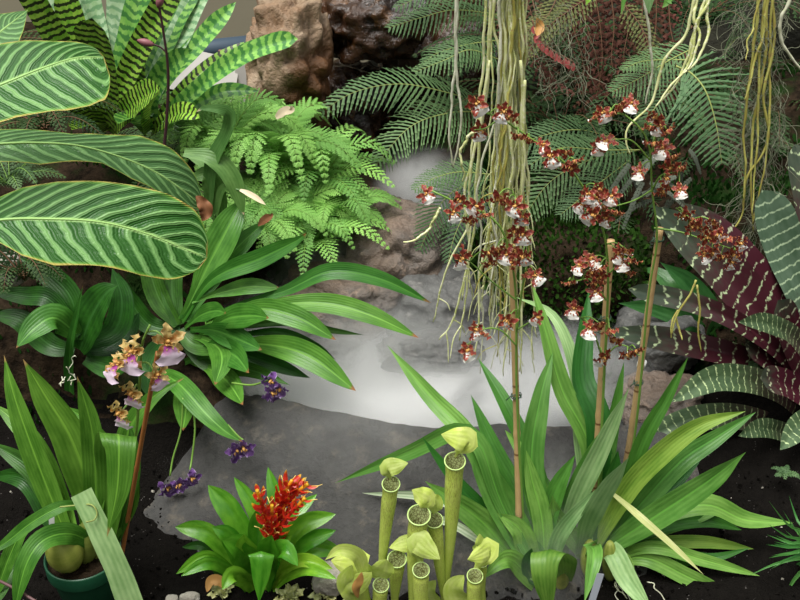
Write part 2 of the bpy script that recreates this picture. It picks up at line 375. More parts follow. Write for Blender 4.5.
# ------------------------------------------------------------------ ground
ctrl = [(-200,800,0),(400,800,0),(1000,800,0),(-100,620,0),(0,600,0),(200,600,0),(400,600,0),(600,600,0),(800,600,.02),(950,600,.02),
 (120,530,0),(200,540,0),(300,540,0),(450,540,0),(560,520,.0),(700,520,.02),(800,480,.05),(900,480,.06),
 (300,405,-.03),(400,415,-.03),(480,420,-.03),(560,420,-.01),(620,440,.02),(700,440,.05),(250,380,.0),
 (0,450,.05),(60,450,.04),(100,410,.10),(160,370,.16),(60,320,.25),(180,310,.24),(0,300,.3),(-100,300,.33),(120,160,.50),(200,170,.42),(210,240,.32),(150,240,.36),
 (0,150,.5),(-100,150,.55),(0,40,.6),(150,70,.55),(250,110,.42),(-150,40,.6),
 (420,190,.20),(400,150,.22),(430,280,.08),(360,340,.0),(330,370,-.02),(290,200,.28),(310,250,.22),(270,290,.14),(240,330,.1),
 (560,260,.22),(540,200,.3),(600,160,.42),(700,200,.42),(750,300,.22),(800,380,.12),(650,400,.06),(600,330,.12),(520,330,.0),(550,380,-.02),
 (800,200,.45),(900,250,.4),(700,100,.55),(500,150,.32),(600,60,.6),(850,80,.6),(950,380,.14),(330,100,.36),(400,90,.4)]
CT = [(G(a, b, c).x, G(a, b, c).y, c) for a, b, c in ctrl]
def gz(x, y):
    sw = sz = 0
    for cx, cy, cz in CT:
        d = (x - cx) ** 2 + (y - cy) ** 2 + 1e-4
        w = 1 / (d * d); sw += w; sz += w * cz
    return sz / sw
mb = MB(); nx, ny = 170, 170; X0, X1, Y0, Y1 = -2.4, 2.6, .75, 3.95
for j in range(ny + 1):
    for i in range(nx + 1):
        x = X0 + (X1 - X0) * i / nx; y = Y0 + (Y1 - Y0) * (j / ny)
        z = gz(x, y) + noise.fractal(V((x * 9, y * 9, 0)), .8, 2, 4) * .012
        mb.vert((x, y, z), (x, y), (x, y))
for j in range(ny):
    for i in range(nx):
        a = j * (nx + 1) + i; c = mb.v[a]
        lit = c[2] > .10 and not (c[0] > .25 and c[1] < 2.0)
        mb.face((a, a + 1, a + nx + 2, a + nx + 1), 1 if lit else 0)
fl = mb.build('floor', [M['soil'], M['litter']]); fl['kind'] = 'structure'
# ------------------------------------------------------------------ walls
def slab(name, pts, z0, z1, mat, disp=0, kind='structure', n=40, sc_=2, th=.12):
    mb = MB(); P = [V(p) for p in pts]
    for side in (0, 1):
        for j in range(n + 1):
            for i in range(n + 1):
                a = P[0].lerp(P[1], i / n); nn = (P[1] - P[0]).cross(V((0, 0, 1))).normalized()
                z = z0 + (z1 - z0) * j / n
                d = noise.fractal(V((a.x * sc_, a.y * sc_, z * sc_)), .9, 2, 5) * disp if side == 0 else -th
                mb.vert(V((a.x, a.y, z)) + nn * d, (i / n, j / n), (a.x, z))
    N = (n + 1) ** 2
    for j in range(n):
        for i in range(n):
            a = j * (n + 1) + i; mb.face((a, a + 1, a + n + 2, a + n + 1)); mb.face((N + a, N + a + n + 1, N + a + n + 2, N + a + 1))
    o = mb.build(name, mat); o['kind'] = kind; return o
slab('wall_back', [(-2.4, 3.74, 0), (-.12, 3.74, 0)], .2, 1.7, M['plaster'])
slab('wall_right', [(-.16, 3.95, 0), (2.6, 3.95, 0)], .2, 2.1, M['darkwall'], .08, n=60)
# pipe along the beige wall
pp = thing('water_pipe', W(225, 48, 3.3), 'thick blue-grey water pipe running level along the beige wall', 'pipe')
mb = MB(); tube(mb, [W(20, 66, 3.3), W(150, 56, 3.3), W(290, 42, 3.3)], .036, 20); mb.build('pipe', M['pipe'], pp)
mb = MB(); tube(mb, [W(150, 56, 3.3), W(158, 55.2, 3.3)], .043, 20); mb.build('pipe_collar', M['pipe'], pp)
# whitewashed board leaning behind the banded bromeliad
def box(mb, c, sx, sy, sz, rot=None, m=0):
    rot = rot or Matrix.Identity(3); ids = []
    for x in (-1, 1):
        for y in (-1, 1):
            for z in (-1, 1): ids.append(mb.vert(c + rot @ V((x * sx / 2, y * sy / 2, z * sz / 2)), ((x + 1) / 2, (z + 1) / 2)))
    for f in ((0, 1, 3, 2), (4, 6, 7, 5), (0, 4, 5, 1), (2, 3, 7, 6), (0, 2, 6, 4), (1, 5, 7, 3)): mb.face([ids[k] for k in f], m)
mb = MB(); box(mb, W(200, 74, 3.1), .24, .03, .14, Euler((-.5, .25, .1)).to_matrix())
o = mb.build('white_board', M['board'], smooth=False, loc=W(200, 74, 3.1)); tag(o, 'whitewashed board lying below the blue-grey pipe, behind the banded leaves', 'board')
for i, (x, y, w_, lab) in enumerate([(230, 96, .05, 'reddish brown upright plank left of the tan boulder'), (243, 92, .045, 'narrow reddish plank right beside the tan boulder')]):
    mb = MB(); box(mb, W(x, y, 3.12), w_, .03, .3, Euler((-.1, .04 * i, .1)).to_matrix())
    o = mb.build('wooden_plank', M['brick'] if i == 0 else M['board'], smooth=False, loc=W(x, y, 3.12))
    tag(o, lab if i == 0 else 'narrow greyish plank close to the left side of the tan boulder', 'plank')
# ------------------------------------------------------------------ rocks
import bmesh
def rockmesh(name, c, s, mat, seed=0, rough=.25, freq=1.6, sub=5, rot=0, squash=None, ridge=.0):
    bm = bmesh.new(); bmesh.ops.create_icosphere(bm, subdivisions=sub, radius=1)
    off = V((seed * 7.3, seed * 3.1, seed * 1.7)); rm = Euler((0, 0, rot)).to_matrix()
    for v in bm.verts:
        p = v.co.copy()
        d = noise.fractal(p * freq + off, .9, 2.1, 6) * rough
        d += (abs(noise.noise(p * freq * 1.7 + off * 2)) - .2) * ridge
        q = p * (1 + d); q = V((max(-.86, min(.86, q.x)), max(-.88, min(.88, q.y)), max(-.85, min(.85, q.z)))) * .6 + q * .4
        v.co = rm @ V((q.x * s[0], q.y * s[1], q.z * s[2]))
    me = bpy.data.meshes.new(name); bm.to_mesh(me); bm.free(); me.materials.append(mat)
    me.polygons.foreach_set('use_smooth', [True] * len(me.polygons))
    o = bpy.data.objects.new(name, me); COL.objects.link(o); o.location = c; return o
def rk(name, px, py, Y, w, h, d, mat, lab, seed, cat='rock', group=None, **k):
    c = W(px, py, Y); m_ = mpp(c)
    o = rockmesh(name, c, (w * m_ / 2, d, h * m_ / 2), M[mat], seed, **k); return tag(o, lab, cat, group or {'boulder': 'boulders at the back of the bed', 'stream_rock': 'rocks in and beside the stream', 'pebble': 'pebbles along the bottom edge'}.get(name))
rk('boulder', 291, 66, 3.0, 86, 150, .17, 'boulder', 'tall tan and rust brown boulder beside the beige wall', 3, rough=.35, ridge=.6, freq=1.6)
rk('boulder', 372, 18, 3.25, 120, 85, .22, 'wetrock', 'wet dark brown overhanging boulder right of the tan boulder', 5, rough=.3, ridge=.3)
rk('boulder', 350, 105, 3.3, 90, 90, .15, 'wetrock', 'low wet rust brown rock under the dark overhang', 8, rough=.35, ridge=.3)
rk('boulder', 450, 60, 3.42, 150, 160, .15, 'wetrock', 'shaded wet rock behind the hanging root curtain', 11, rough=.35, ridge=.3)
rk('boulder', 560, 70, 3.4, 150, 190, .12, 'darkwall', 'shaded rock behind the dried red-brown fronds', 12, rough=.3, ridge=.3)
rk('stream_rock', 397, 250, 2.48, 112, 92, .17, 'strock', 'rounded brown rock in the misty stream beside the bright fern', 14, rough=.22, ridge=.25, freq=1.5)
rk('stream_rock', 440, 310, 2.30, 110, 80, .14, 'grrock', 'wet grey rock just below the brown stream rock', 17, rough=.3, ridge=.3)
rk('stream_rock', 345, 300, 2.30, 130, 75, .15, 'strock', 'low brownish rock under the arching leaves left of the stream', 19, rough=.3, ridge=.2)
rk('stream_rock', 432, 352, 2.12, 110, 40, .08, 'grrock', 'flat dark grey rock rising out of the mist in midstream', 21, rough=.3, ridge=.2)
rk('stream_rock', 330, 352, 2.15, 70, 34, .06, 'grrock', 'small grey rock in mist under the drooping leaf tips', 22, rough=.3)
rk('stream_rock', 470, 235, 2.75, 70, 70, .10, 'grrock', 'grey rock behind the root curtain beside the stream', 23, rough=.3)
rk('stream_rock', 370, 215, 2.75, 60, 50, .10, 'strock', 'small brown rock at the fern edge above the stream', 24, rough=.3)
rk('stream_rock', 660, 335, 2.15, 90, 60, .12, 'grrock', 'grey rock under the long pale-spotted bromeliad leaf', 26, rough=.3)
rk('stream_rock', 660, 400, 1.95, 90, 50, .10, 'strock', 'brownish rock between the stakes and the pink-tipped banded leaf', 27, rough=.3)
rk('stone', 11, 268, 2.1, 34, 34, .04, 'pebble', 'pale tan stone at the left edge under the striped leaf', 31, sub=4)
rk('stone', 334, 578, 1.40, 46, 34, .035, 'pebble', 'pale tan stone behind the frilled rosettes', 33, sub=4, rough=.3)
for i, (x, y, s, lab) in enumerate([(190, 598, 22, 'white pebble at the bottom edge left of the red-flowered bromeliad'), (172, 600, 14, 'smaller white pebble at the bottom edge'),
                                    (347, 560, 12, 'small grey pebble beside the drooping yellow pitcher')]):
    rk('pebble', x, y, G(x, y, .01).y, s, s * .6, .012, 'pebble', lab, 40 + i, 'pebble', sub=3)
# ------------------------------------------------------------------ curb with sloping face
top = [(186,400,.02),(204,400,.09),(230,407,.14),(262,415,.15),(300,424,.15),(330,431,.15),(390,444,.15),(450,446,.15),(520,444,.15),(580,447,.14),(640,443,.12),(690,445,.1)]
tp = catmull([G(*p) for p in top], 90); mb = MB(); prof = []
for i, p in enumerate(tp):
    T = (tp[min(90, i + 1)] - tp[max(0, i - 1)]); T.z = 0; T.normalize(); back = V((-T.y, T.x, 0))
    if back.y < 0: back = -back
    ring = []
    for k, (b, dz) in enumerate([(-.40, -.19), (-.24, -.13), (-.12, -.072), (-.05, -.028), (-.015, -.006), (0, 0), (.03, .003), (.07, 0), (.085, -.02), (.09, -.10), (.09, -.24)]):
        q = p + back * b + V((0, 0, dz)); q += V((0, 0, 1)) * noise.fractal(q * 7, .8, 2, 4) * .012 + back * noise.noise(q * 5) * .01
        ring.append(mb.vert(q, (i / 90, k / 10)))
    prof.append(ring)
for i in range(90):
    for k in range(10): mb.face((prof[i][k], prof[i + 1][k], prof[i + 1][k + 1], prof[i][k + 1]))
o = mb.build('trim_1', M['curb']); o['kind'] = 'structure'; o['label'] = 'dark concrete edging of the misty stream'
# water
mb = MB(); wp = [G(230, 370, .03), G(380, 440, .03), G(560, 445, .03), G(680, 430, .03), G(640, 300, .03), G(520, 230, .03), G(380, 220, .03), G(300, 290, .03)]
c = sum(wp, V((0, 0, 0))) / len(wp); ci = mb.vert(c); ids = [mb.vert(p) for p in wp]
for i in range(8): mb.face((ci, ids[i], ids[(i + 1) % 8]))
o = mb.build('stream_water', M['water']); tag(o, 'still grey stream water under the drifting mist', 'water', kind='stuff')
# upper cascade of water
# ------------------------------------------------------------------ calathea (stems come up from the bed left of the frame)
cb = V((-.78, 1.02, 0)); cb.z = gz(cb.x, cb.y)
cal = thing('striped_calathea', cb, 'broad-leaved plant with pale-striped oval leaves reaching in from the left edge', 'plant')
M['midrib'] = plain('pale_green_midrib', (.30, .50, .15), .45)
def cleaf(mid, wl, wr, w, Yb, Yt, mat, **k):
    P = pxpts(mid, Yb, Yt); mb = MB(); wm = w * mpp(P[len(P) // 2])
    er = lambda t: math.sqrt(max(0, 1 - (max(0, t - .88) / .12) ** 2))
    wl = [interp(wl, q / 60) * er(q / 60) for q in range(61)]; wr = [interp(wr, q / 60) * er(q / 60) for q in range(61)]
    leaf_mesh(mb, P, wm, nx=16, n=60, wl=wl, wr=wr, fold=.10, wave=.045, tw0=0, tw1=0, **k)
    o = mb.build('leaf', mat, cal)
    mb = MB(); s0 = V((cb.x + R.uniform(-.04, .04), cb.y + R.uniform(-.03, .03), cb.z))
    tube(mb, catmull([s0, (s0 + P[0]) / 2 + V((-.05, 0, .12)), P[0]], 16), lambda t: .009 - .004 * t, 8); mb.build('leaf_stalk', M['stem'], cal)
    pts = catmull(P, 40); mb = MB(); tube(mb, [p - V((0, -.35, .5)).normalized() * .0 for p in pts], lambda t: .0022 * (1 - t) + .0004, 6); mb.build('midrib', M['midrib'], o)
cleaf([(-110,125),(-50,104),(0,85),(40,69),(75,58),(104,57)], [.1,.4,.7,.9,.95,.92,.82,.66,.48,.36,.3], [.1,.4,.6,.7,.78,.85,1.05,1.18,1.22,1.15,.95], 100, 1.08, 1.2, M['cal'], nh=V((-.15,-.75,.65)))
cleaf([(-100,165),(-50,150),(0,144),(40,143),(80,146),(120,157),(155,172),(182,190),(201,206)], [.2,.3,.45,.57,.5,.42,.7,1.1,1.15,.95,.7], [.2,.4,.6,.8,.95,.7,.5,.75,.7,.55,.4], 56, 1.15, 1.3, M['cal2'], nh=V((.1,-.6,.78)))
cleaf([(-100,250),(-50,230),(0,220),(50,219),(100,222),(145,233),(180,247),(207,258)], [.1,.2,.35,.42,.68,.82,.9,.95,.98,.92,.7], [.1,.2,.3,.42,.85,1.05,1.02,.98,.95,.8,.55], 92, 1.05, 1.12, M['cal'], nh=V((.0,-.72,.68)))
cleaf([(-60,70),(-20,48),(5,28),(28,10)], [.1,.8,1,.9,.5,.02], [.1,.8,1,.9,.5,.02], 60, 1.3, 1.4, M['cal2'])

# ------------------------------------------------------------------ dark-banded bromeliads on the bank
def plant(name, base, label, cat='plant', group=None, snap=False):
    p = W(*base) if len(base) == 3 and base[2] > .8 else G(*base)
    return thing(name, p, label, cat, group)
ba = plant('banded_bromeliad', (105, 130, 2.45), 'upright lime bromeliad with dark zigzag bands at the upper left', 'bromeliad')
for pts, w, Yt, m, pf in [
    ([(100,122),(75,70),(45,18),(0,-60)], 25, 2.3, 'tiger', 'tongue'), ([(102,112),(88,60),(66,5),(50,-40)], 32, 2.55, 'tigerp', 'tongue'),
    ([(104,112),(98,60),(86,5),(80,-50)], 34, 2.6, 'tigerp', 'tongue'), ([(108,110),(118,60),(124,10),(124,-50)], 32, 2.6, 'tigerp', 'tongue'),
    ([(112,122),(122,90),(142,45),(165,5),(180,-30)], 25, 2.45, 'tiger', 'tongue'), ([(100,120),(88,75),(75,30),(62,-10)], 26, 2.45, 'tiger', 'tongue'),
    ([(108,128),(106,95),(99,55),(92,18)], 38, 2.3, 'tiger', 'tongue'), ([(112,130),(128,112),(145,97),(160,88)], 30, 2.25, 'tiger', 'tonguep'),
    ([(102,130),(92,115),(80,103),(70,100)], 26, 2.28, 'tiger', 'tonguep'), ([(104,132),(96,128),(85,126),(72,130)], 24, 2.22, 'tiger', 'tonguep'),
    ([(110,115),(124,70),(136,20),(150,-25)], 28, 2.55, 'tigerg', 'tongue')]:
    leaf(ba, pts, w, M[m], 2.45, Yt, prof=pf, fold=.35, nx=8)
bb = plant('banded_bromeliad', (152, 128, 2.5), 'green bromeliad with dark-banded leaves pointing at the tan boulder', 'bromeliad')
for pts, w, Yt, m, pf in [
    ([(145,115),(162,72),(183,30),(208,-25)], 26, 2.7, 'tigerp', 'tongue'), ([(148,112),(165,82),(195,48),(236,2)], 20, 2.65, 'tigerg', 'tonguep'),
    ([(150,118),(152,95),(168,70),(193,50)], 24, 2.45, 'tigerg', 'tonguep'), ([(145,108),(150,70),(168,30),(195,-20)], 30, 2.7, 'tigerg', 'tongue'),
    ([(156,124),(190,84),(222,60),(260,41)], 17, 2.6, 'tiger', 'tonguep'), ([(158,127),(195,92),(240,58),(275,44),(298,39)], 21, 2.45, 'tigerg', 'tongue'),
    ([(160,130),(190,108),(222,92),(259,91)], 16, 2.5, 'tigerg', 'tonguep'), ([(150,130),(140,108),(138,85),(145,60)], 24, 2.5, 'tiger', 'tonguep'),
    ([(152,132),(170,118),(185,112),(200,118)], 20, 2.35, 'tiger', 'tonguep'), ([(150,130),(150,118),(152,105),(160,92)], 26, 2.3, 'tiger', 'tonguep'),
    ([(148,132),(140,122),(128,118),(118,124)], 22, 2.3, 'tigerg', 'tonguep')]:
    leaf(bb, pts, w, M[m], 2.5, Yt, prof=pf, fold=.35, nx=8)
# dark budded stalk in front of it
bs = plant('flower_stalk', (164, 150, 2.2), 'thin dark purple stalk with closed buds rising before the banded leaves', 'flower stalk')
mb = MB(); tube(mb, catmull(pxpts([(163,160),(167,115),(168,70),(163,30),(156,-10)], 2.2, 2.2), 20), lambda t: .0045 - .002 * t, 7); mb.build('stem', M['stemp'], bs)
mb = MB(); tube(mb, catmull(pxpts([(168,54),(160,47),(152,44)], 2.2, 2.2), 8), .002, 6); mb.build('side_branch', M['stemp'], bs)
def bud(parent, a, b, r, mat, name='bud'):
    mb = MB(); tube(mb, [a.lerp(b, i / 8) for i in range(9)], lambda t: r * max(.05, math.sin(math.pi * min(1, t * .9 + .08)) ** .8), 8); return mb.build(name, mat, parent)
M['budm'] = plain('pink_brown_bud', (.22, .08, .09), .5)
bud(bs, W(154, 45, 2.2), W(137, 40, 2.2), .009, M['budm']); bud(bs, W(158, 8, 2.2), W(162, -6, 2.2), .009, M['budm'])

# ------------------------------------------------------------------ fern fronds
def frond(parent, P, plen, n, mat, rmat=None, core=.28, tri=.5, ang=68, droop=.25, lob=7, nh=None, rw=.0018, lw=.38, twist=0, name='frond', gap=.82, tipfade=.8, ragged=.1, nsub=26):
    pts = catmull(P, nsub * 2); N0 = (nh or V((0, -.55, .83))).normalized(); mb = MB(); ntot = len(pts) - 1
    L = sum((pts[i + 1] - pts[i]).length for i in range(ntot)); sp = L / n
    for j in range(n):
        t = .06 + .94 * (j + .5) / n; x = t * ntot; i = min(ntot - 1, int(x)); p = pts[i].lerp(pts[i + 1], x - i)
        T = (pts[i + 1] - pts[i]).normalized(); S = T.cross(N0).normalized(); Nn = S.cross(T)
        ln = plen * ((1 - t) ** tri * min(1, .55 + t * 2)) * (1 + R.uniform(-ragged, ragged)) + plen * .02
        if t > tipfade: ln = max(ln, plen * .10)
        for sd in (-1, 1):
            aa = math.radians(ang - 22 * t + R.uniform(-3, 3)); D = (S * sd * math.sin(aa) + T * math.cos(aa)).normalized()
            PS = D.cross(Nn).normalized(); g = sp * gap
            m_ = max(3, int(lob * (.35 + .65 * ln / plen))); dr = droop * ln * R.uniform(.7, 1.3)
            def q(u): return p + D * (ln * u) - Nn * (dr * u * u) + T * (ln * .12 * u * u)
            # central strip of the pinna
            prev = None
            for k in range(m_ + 1):
                u = k / m_; h = g * .5 * (core if lob > 1 else 1) * (1 - u ** 3 * .9)
                c = q(u); row = (mb.vert(c - PS * h, (.5 * t, .2)), mb.vert(c + PS * h, (.5 * t, .8)))
                if prev: mb.face((prev[0], prev[1], row[1], row[0]))
                prev = row
                if lob > 1 and k < m_ and k > 0:
                    for s2 in (-1, 1):
                        h2 = g * (lw * 1.25 + max(0, core - .28) * .5) * (1 - u ** 2 * .75); d2 = (PS * s2 * .85 + D * .55).normalized(); w2 = ln / m_ * .46
                        e = c + d2 * h2 - Nn * h2 * .15
                        a0 = mb.vert(c - D * w2, (t, .3)); a1 = mb.vert(c + D * w2, (t, .7)); mdl = c.lerp(e, .62)
                        b0 = mb.vert(mdl - D * w2 * .8, (t, .3)); b1 = mb.vert(mdl + D * w2 * .9, (t, .7)); tipv = mb.vert(e + D * w2 * .4, (t, .5))
                        mb.face((a0, a1, b1, b0)); mb.face((b0, b1, tipv))
    o = mb.build(name, mat, parent)
    if rmat:
        mb = MB(); tube(mb, pts, lambda t: rw * (1.15 - t), 5); mb.build('frond_stem', rmat, o)
    return o
def fern_px(parent, fr, mat, rmat, **k):
    for pts, pl, n in fr:
        P = [W(*q) for q in pts]; frond(parent, P, pl * mpp(P[len(P) // 2]), n, mat, rmat, **k)
def rosette_fern(parent, c, n, L, H, mat, rmat, plen, npin, az=(0, 360), seed=1, **k):
    rr = random.Random(seed)
    for i in range(n):
        a = math.radians(az[0] + (az[1] - az[0]) * (i + rr.uniform(-.3, .3)) / n); l = L * rr.uniform(.75, 1.12); h = H * rr.uniform(.6, 1.3)
        P = [c + V((math.cos(a) * l * u, math.sin(a) * l * u, h * (3.0 * u - 2.5 * u * u))) for u in (0, .25, .5, .75, 1)]
        frond(parent, P, plen * rr.uniform(.8, 1.15), npin, mat, rmat, nh=V((math.cos(a) * .15, math.sin(a) * .15 - .15, 1)), **k)
bf = thing('lacy_fern', W(300, 205, 2.5), 'bushy bright green lacy fern on the bank above the stream', 'fern')
rosette_fern(bf, W(275, 178, 2.6), 22, .27, .17, M['fern_b'], M['stem'], .10, 20, seed=3, tri=.85, lob=11, core=.16, lw=.5, droop=.08, gap=1.0)
rosette_fern(bf, W(222, 165, 2.6), 20, .25, .17, M['fern_b'], M['stem'], .10, 20, seed=4, tri=.85, lob=11, core=.16, lw=.5, gap=1.0, droop=.08)
rosette_fern(bf, W(318, 190, 2.58), 18, .22, .14, M['fern_b'], M['stem'], .08, 16, seed=5, tri=.75, lob=7, gap=1.0, droop=.08)
rosette_fern(bf, W(240, 225, 2.42), 14, .22, .09, M['fern_b'], M['stem'], .10, 20, seed=16, tri=.85, lob=11, core=.16, lw=.5, gap=1.0, droop=.08)
rosette_fern(bf, W(290, 222, 2.45), 16, .22, .09, M['fern_b'], M['stem'], .10, 20, seed=17, tri=.85, lob=11, core=.16, lw=.5, gap=1.0, droop=.08)
rosette_fern(bf, W(262, 240, 2.36), 14, .20, .11, M['fern_b'], M['stem'], .09, 20, seed=18, tri=.85, lob=11, core=.16, lw=.5, gap=1.0, droop=.08)
rosette_fern(bf, W(335, 225, 2.46), 14, .18, .10, M['fern_b'], M['stem'], .09, 20, seed=19, tri=.85, lob=11, core=.16, lw=.5, gap=1.0, droop=.08)
rosette_fern(bf, W(310, 252, 2.36), 17, .22, .11, M['fern_b'], M['stem'], .075, 16, seed=6, tri=.75, lob=7, gap=1.0, droop=.08)
lf = thing('lacy_fern', W(178, 150, 2.75), 'small deep green lacy fern under the banded bromeliad', 'fern')
rosette_fern(lf, W(178, 148, 2.72), 12, .2, .07, M['fern_d'], M['stem'], .06, 14, seed=8, tri=.75, lob=6, gap=1.0)
lf = thing('lacy_fern', W(12, 178, 2.2), 'small grey-green fern between the striped leaves at the left edge', 'fern')
rosette_fern(lf, W(10, 185, 2.2), 11, .16, .06, M['fern_d'], M['stem'], .05, 14, seed=9, tri=.75, lob=6, gap=1.0)

# ------------------------------------------------------------------ big leafy orchid on the left bank
ol = plant('arching_orchid', (188, 330, 2.0), 'large leafy orchid with long arching glossy leaves beside the misty stream', 'orchid')
for pts, w, Yt, m, pf in [
    ([(182,320),(205,272),(228,228),(243,199)], 37, 2.15, 'green', 'petio'),
    ([(184,320),(205,285),(235,250),(268,219)], 26, 2.15, 'green', 'strap'),
    ([(182,322),(212,280),(262,258),(298,240),(306,233)], 23, 2.0, 'green', 'petio'),
    ([(192,302),(220,293),(250,287),(280,288)], 20, 2.0, 'green', 'petio'),
    ([(205,320),(235,306),(285,291),(330,272),(380,279),(431,303)], 21, 1.98, 'green', 'petio'),
    ([(205,322),(270,306),(325,304),(372,316),(419,338)], 25, 1.9, 'green', 'petio'),
    ([(205,335),(250,310),(295,317),(336,340)], 27, 1.9, 'green', 'petio'),
    ([(200,337),(225,320),(250,316),(269,318)], 30, 1.85, 'green', 'petio'),
    ([(185,328),(200,316),(215,311),(226,313)], 22, 1.85, 'green', 'petio'),
    ([(210,348),(260,344),(308,356),(356,391)], 31, 1.82, 'green', 'petio'),
    ([(240,335),(280,332),(315,345),(336,360)], 10, 1.95, 'dkleaf', 'lance'),
    ([(230,328),(290,322),(330,330),(364,335)], 10, 2.0, 'dkleaf', 'lance'),
    ([(185,362),(215,350),(235,356),(249,373)], 32, 1.78, 'green', 'petio'),
    ([(192,362),(215,372),(230,385),(243,405)], 28, 1.74, 'green', 'petio'),
    ([(165,372),(182,385),(186,405),(183,431)], 28, 1.7, 'green', 'petio'),
    ([(180,335),(158,350),(148,375),(150,400)], 26, 1.75, 'dkleaf', 'lance'),
    ([(178,325),(160,300),(150,270),(148,245)], 26, 2.1, 'dkleaf', 'lance'),
    ([(178,325),(172,290),(175,255),(185,235)], 26, 2.15, 'dkleaf', 'lance'),
    ([(180,330),(150,325),(130,300),(118,272)], 24, 2.05, 'dkleaf', 'lance'),
    ([(180,330),(195,345),(225,345),(255,340)], 26, 1.9, 'dkleaf', 'lance'),
    ([(180,340),(210,365),(250,370),(290,385)], 20, 1.85, 'dkleaf', 'lance'),
    ([(195,340),(230,350),(275,365),(310,378)], 20, 1.9, 'dkleaf', 'strap'),
    ([(190,335),(215,345),(222,360),(215,385)], 28, 1.78, 'green', 'petio'),
    ([(190,330),(212,330),(235,338),(262,350)], 28, 1.85, 'green', 'petio')]:
    leaf(ol, pts, w * .86, M[m], 2.0, Yt, prof=pf, fold=.3, nx=8, n=28)
leaf(ol, [(160,372,1.84),(180,385,1.76),(205,413,1.69),(226,432,1.66),(243,442,1.65)], 22, M['green'], 0, 0, prof='lance', fold=.3, nx=8, n=28)
o2 = plant('strap_leaved_orchid', (222, 225, 2.15), 'folded dull green strap leaves drooping in front of the bright fern', 'orchid')
M['dull'] = leafmat('dull_green_leaf', (.06, .16, .03), (.14, .28, .07), veins=6, rough=.4, tip=(.6, .48, .28))
for pts, w, Yt in [([(208,215),(212,165),(228,130),(228,112),(205,108),(196,112)], 17, 2.1), ([(212,215),(218,195),(214,170),(184,153)], 16, 2.2), ([(184,153),(212,158),(232,178),(244,215)], 19, 2.1),
                   ([(215,220),(222,190),(238,186),(262,201)], 9, 2.1), ([(220,225),(215,190),(205,175),(190,180)], 22, 2.15)]:
    leaf(o2, pts, w, M['dull'], 2.15, Yt, prof='strap', fold=.2)
dl = plant('broad_leaved_plant', (70, 350, 1.85), 'dark broad-leaved plant with a spotted leaf behind the pale pink orchid', 'plant')
for pts, w, Yt, m, pf in [
    ([(78,335),(55,318),(35,328),(16,348)], 30, 1.75, 'green', 'lance'), ([(80,350),(90,320),(105,295),(118,285)], 40, 1.85, 'dkleaf', 'lance'),
    ([(78,340),(72,300),(50,275),(20,258)], 25, 1.95, 'dkleaf', 'lance'), ([(80,335),(50,300),(25,296),(-15,290)], 20, 1.9, 'dkleaf', 'lance'),
    ([(85,345),(115,330),(122,300),(112,268)], 26, 1.95, 'dkleaf', 'lance'), ([(75,350),(50,345),(20,320),(-10,315)], 24, 1.9, 'dkleaf', 'lance'),
    ([(82,350),(100,350),(125,335),(140,312)], 24, 1.95, 'dkleaf', 'lance'), ([(70,392),(70,350),(78,310),(83,285)], 13, 1.75, 'green', 'grass'),
    ([(85,360),(110,368),(130,362),(150,372)], 24, 1.75, 'dkleaf', 'lance')]:
    leaf(dl, pts, w, M[m], 1.85, Yt, prof=pf, fold=.25)
# hanging violet flowers on pedicels
def flower_meshes(kind, pm, seed, n=5, plen=.011, wd=.0062, lipm=None, lipl=.008, wavy=.5):
    """petal mesh and lip mesh, facing +Z, lip toward -Y"""
    rr = random.Random(seed); mb = MB(); st = R.getstate(); R.seed(seed)
    angs = [90, 18, 162, -50, 230] if n == 5 else [k * 360 / n for k in range(n)]
    for a in angs:
        a = math.radians(a + rr.uniform(-12, 12)); d = V((math.cos(a), math.sin(a), 0)); l = plen * rr.uniform(.85, 1.15); z = rr.uniform(-.25, .35)
        P = [d * l * .08, d * l * .45 + V((0, 0, l * .12)), d * l + V((0, 0, l * z))]
        leaf_mesh(mb, P, wd * rr.uniform(.85, 1.15), prof='ellip', nh=V((0, 0, 1)), nx=4, n=8, fold=rr.uniform(.1, .5), wave=wavy, tw1=rr.uniform(-35, 35))
    # column + crest
    tube(mb, [V((0, 0, 0)), V((0, .001, plen * .25)), V((0, 0, plen * .38))], lambda t: plen * .14 * (1 - .5 * t), 6, m=1)
    for k in range(5): 
        q = V((rr.uniform(-1, 1), rr.uniform(-1, .6), .4)) * plen * .28
        tube(mb, [q, q + V((0, -plen * .06, plen * .16))], lambda t: plen * .07 * (1 - .4 * t), 5, m=1)
    pm_ = mb.mesh(kind + '_petals', [pm, M['crest']]); mb = MB()
    if lipm:
        P = [V((0, -plen * .12, plen * .12)), V((0, -lipl * .6, plen * .22)), V((0, -lipl * 1.15, plen * .05))]
        leaf_mesh(mb, P, lipl * 1.4, prof=lambda t: .35 + .75 * max(0, math.sin(math.pi * t ** 2.2 * .93)) if t < .999 else .35, nh=V((0, 0, 1)), nx=6, n=8, fold=-.12, wave=.25, tw0=0, tw1=0)
        lm_ = mb.mesh(kind + '_lip', [lipm])
    else: lm_ = None
    R.setstate(st); return pm_, lm_
def put_flower(parent, p, mesh, lipmesh, rot, s=1, name='flower'):
    o = bpy.data.objects.new(name, mesh); COL.objects.link(o); o.parent = parent; o.location = p - base_of(parent)
    o.rotation_euler = rot.to_euler(); o.scale = (s, s, s)
    if lipmesh:
        l = bpy.data.objects.new('lip', lipmesh); COL.objects.link(l); l.parent = o
    return o
def facing(dx=0, dy=0, roll=0):
    """flower +Z toward the viewer side, +Y up, with tilt"""
    base = Matrix(((1, 0, 0), (0, math.sin(math.radians(30)), -math.cos(math.radians(30))), (0, math.cos(math.radians(30)), math.sin(math.radians(30))))) 
    return base @ Euler((math.radians(dy), math.radians(dx), math.radians(roll))).to_matrix()
vm = [flower_meshes('violet', M['vpetal'], 50 + k, 5, .020, .013, M['vpetal'], .016) for k in range(3)]
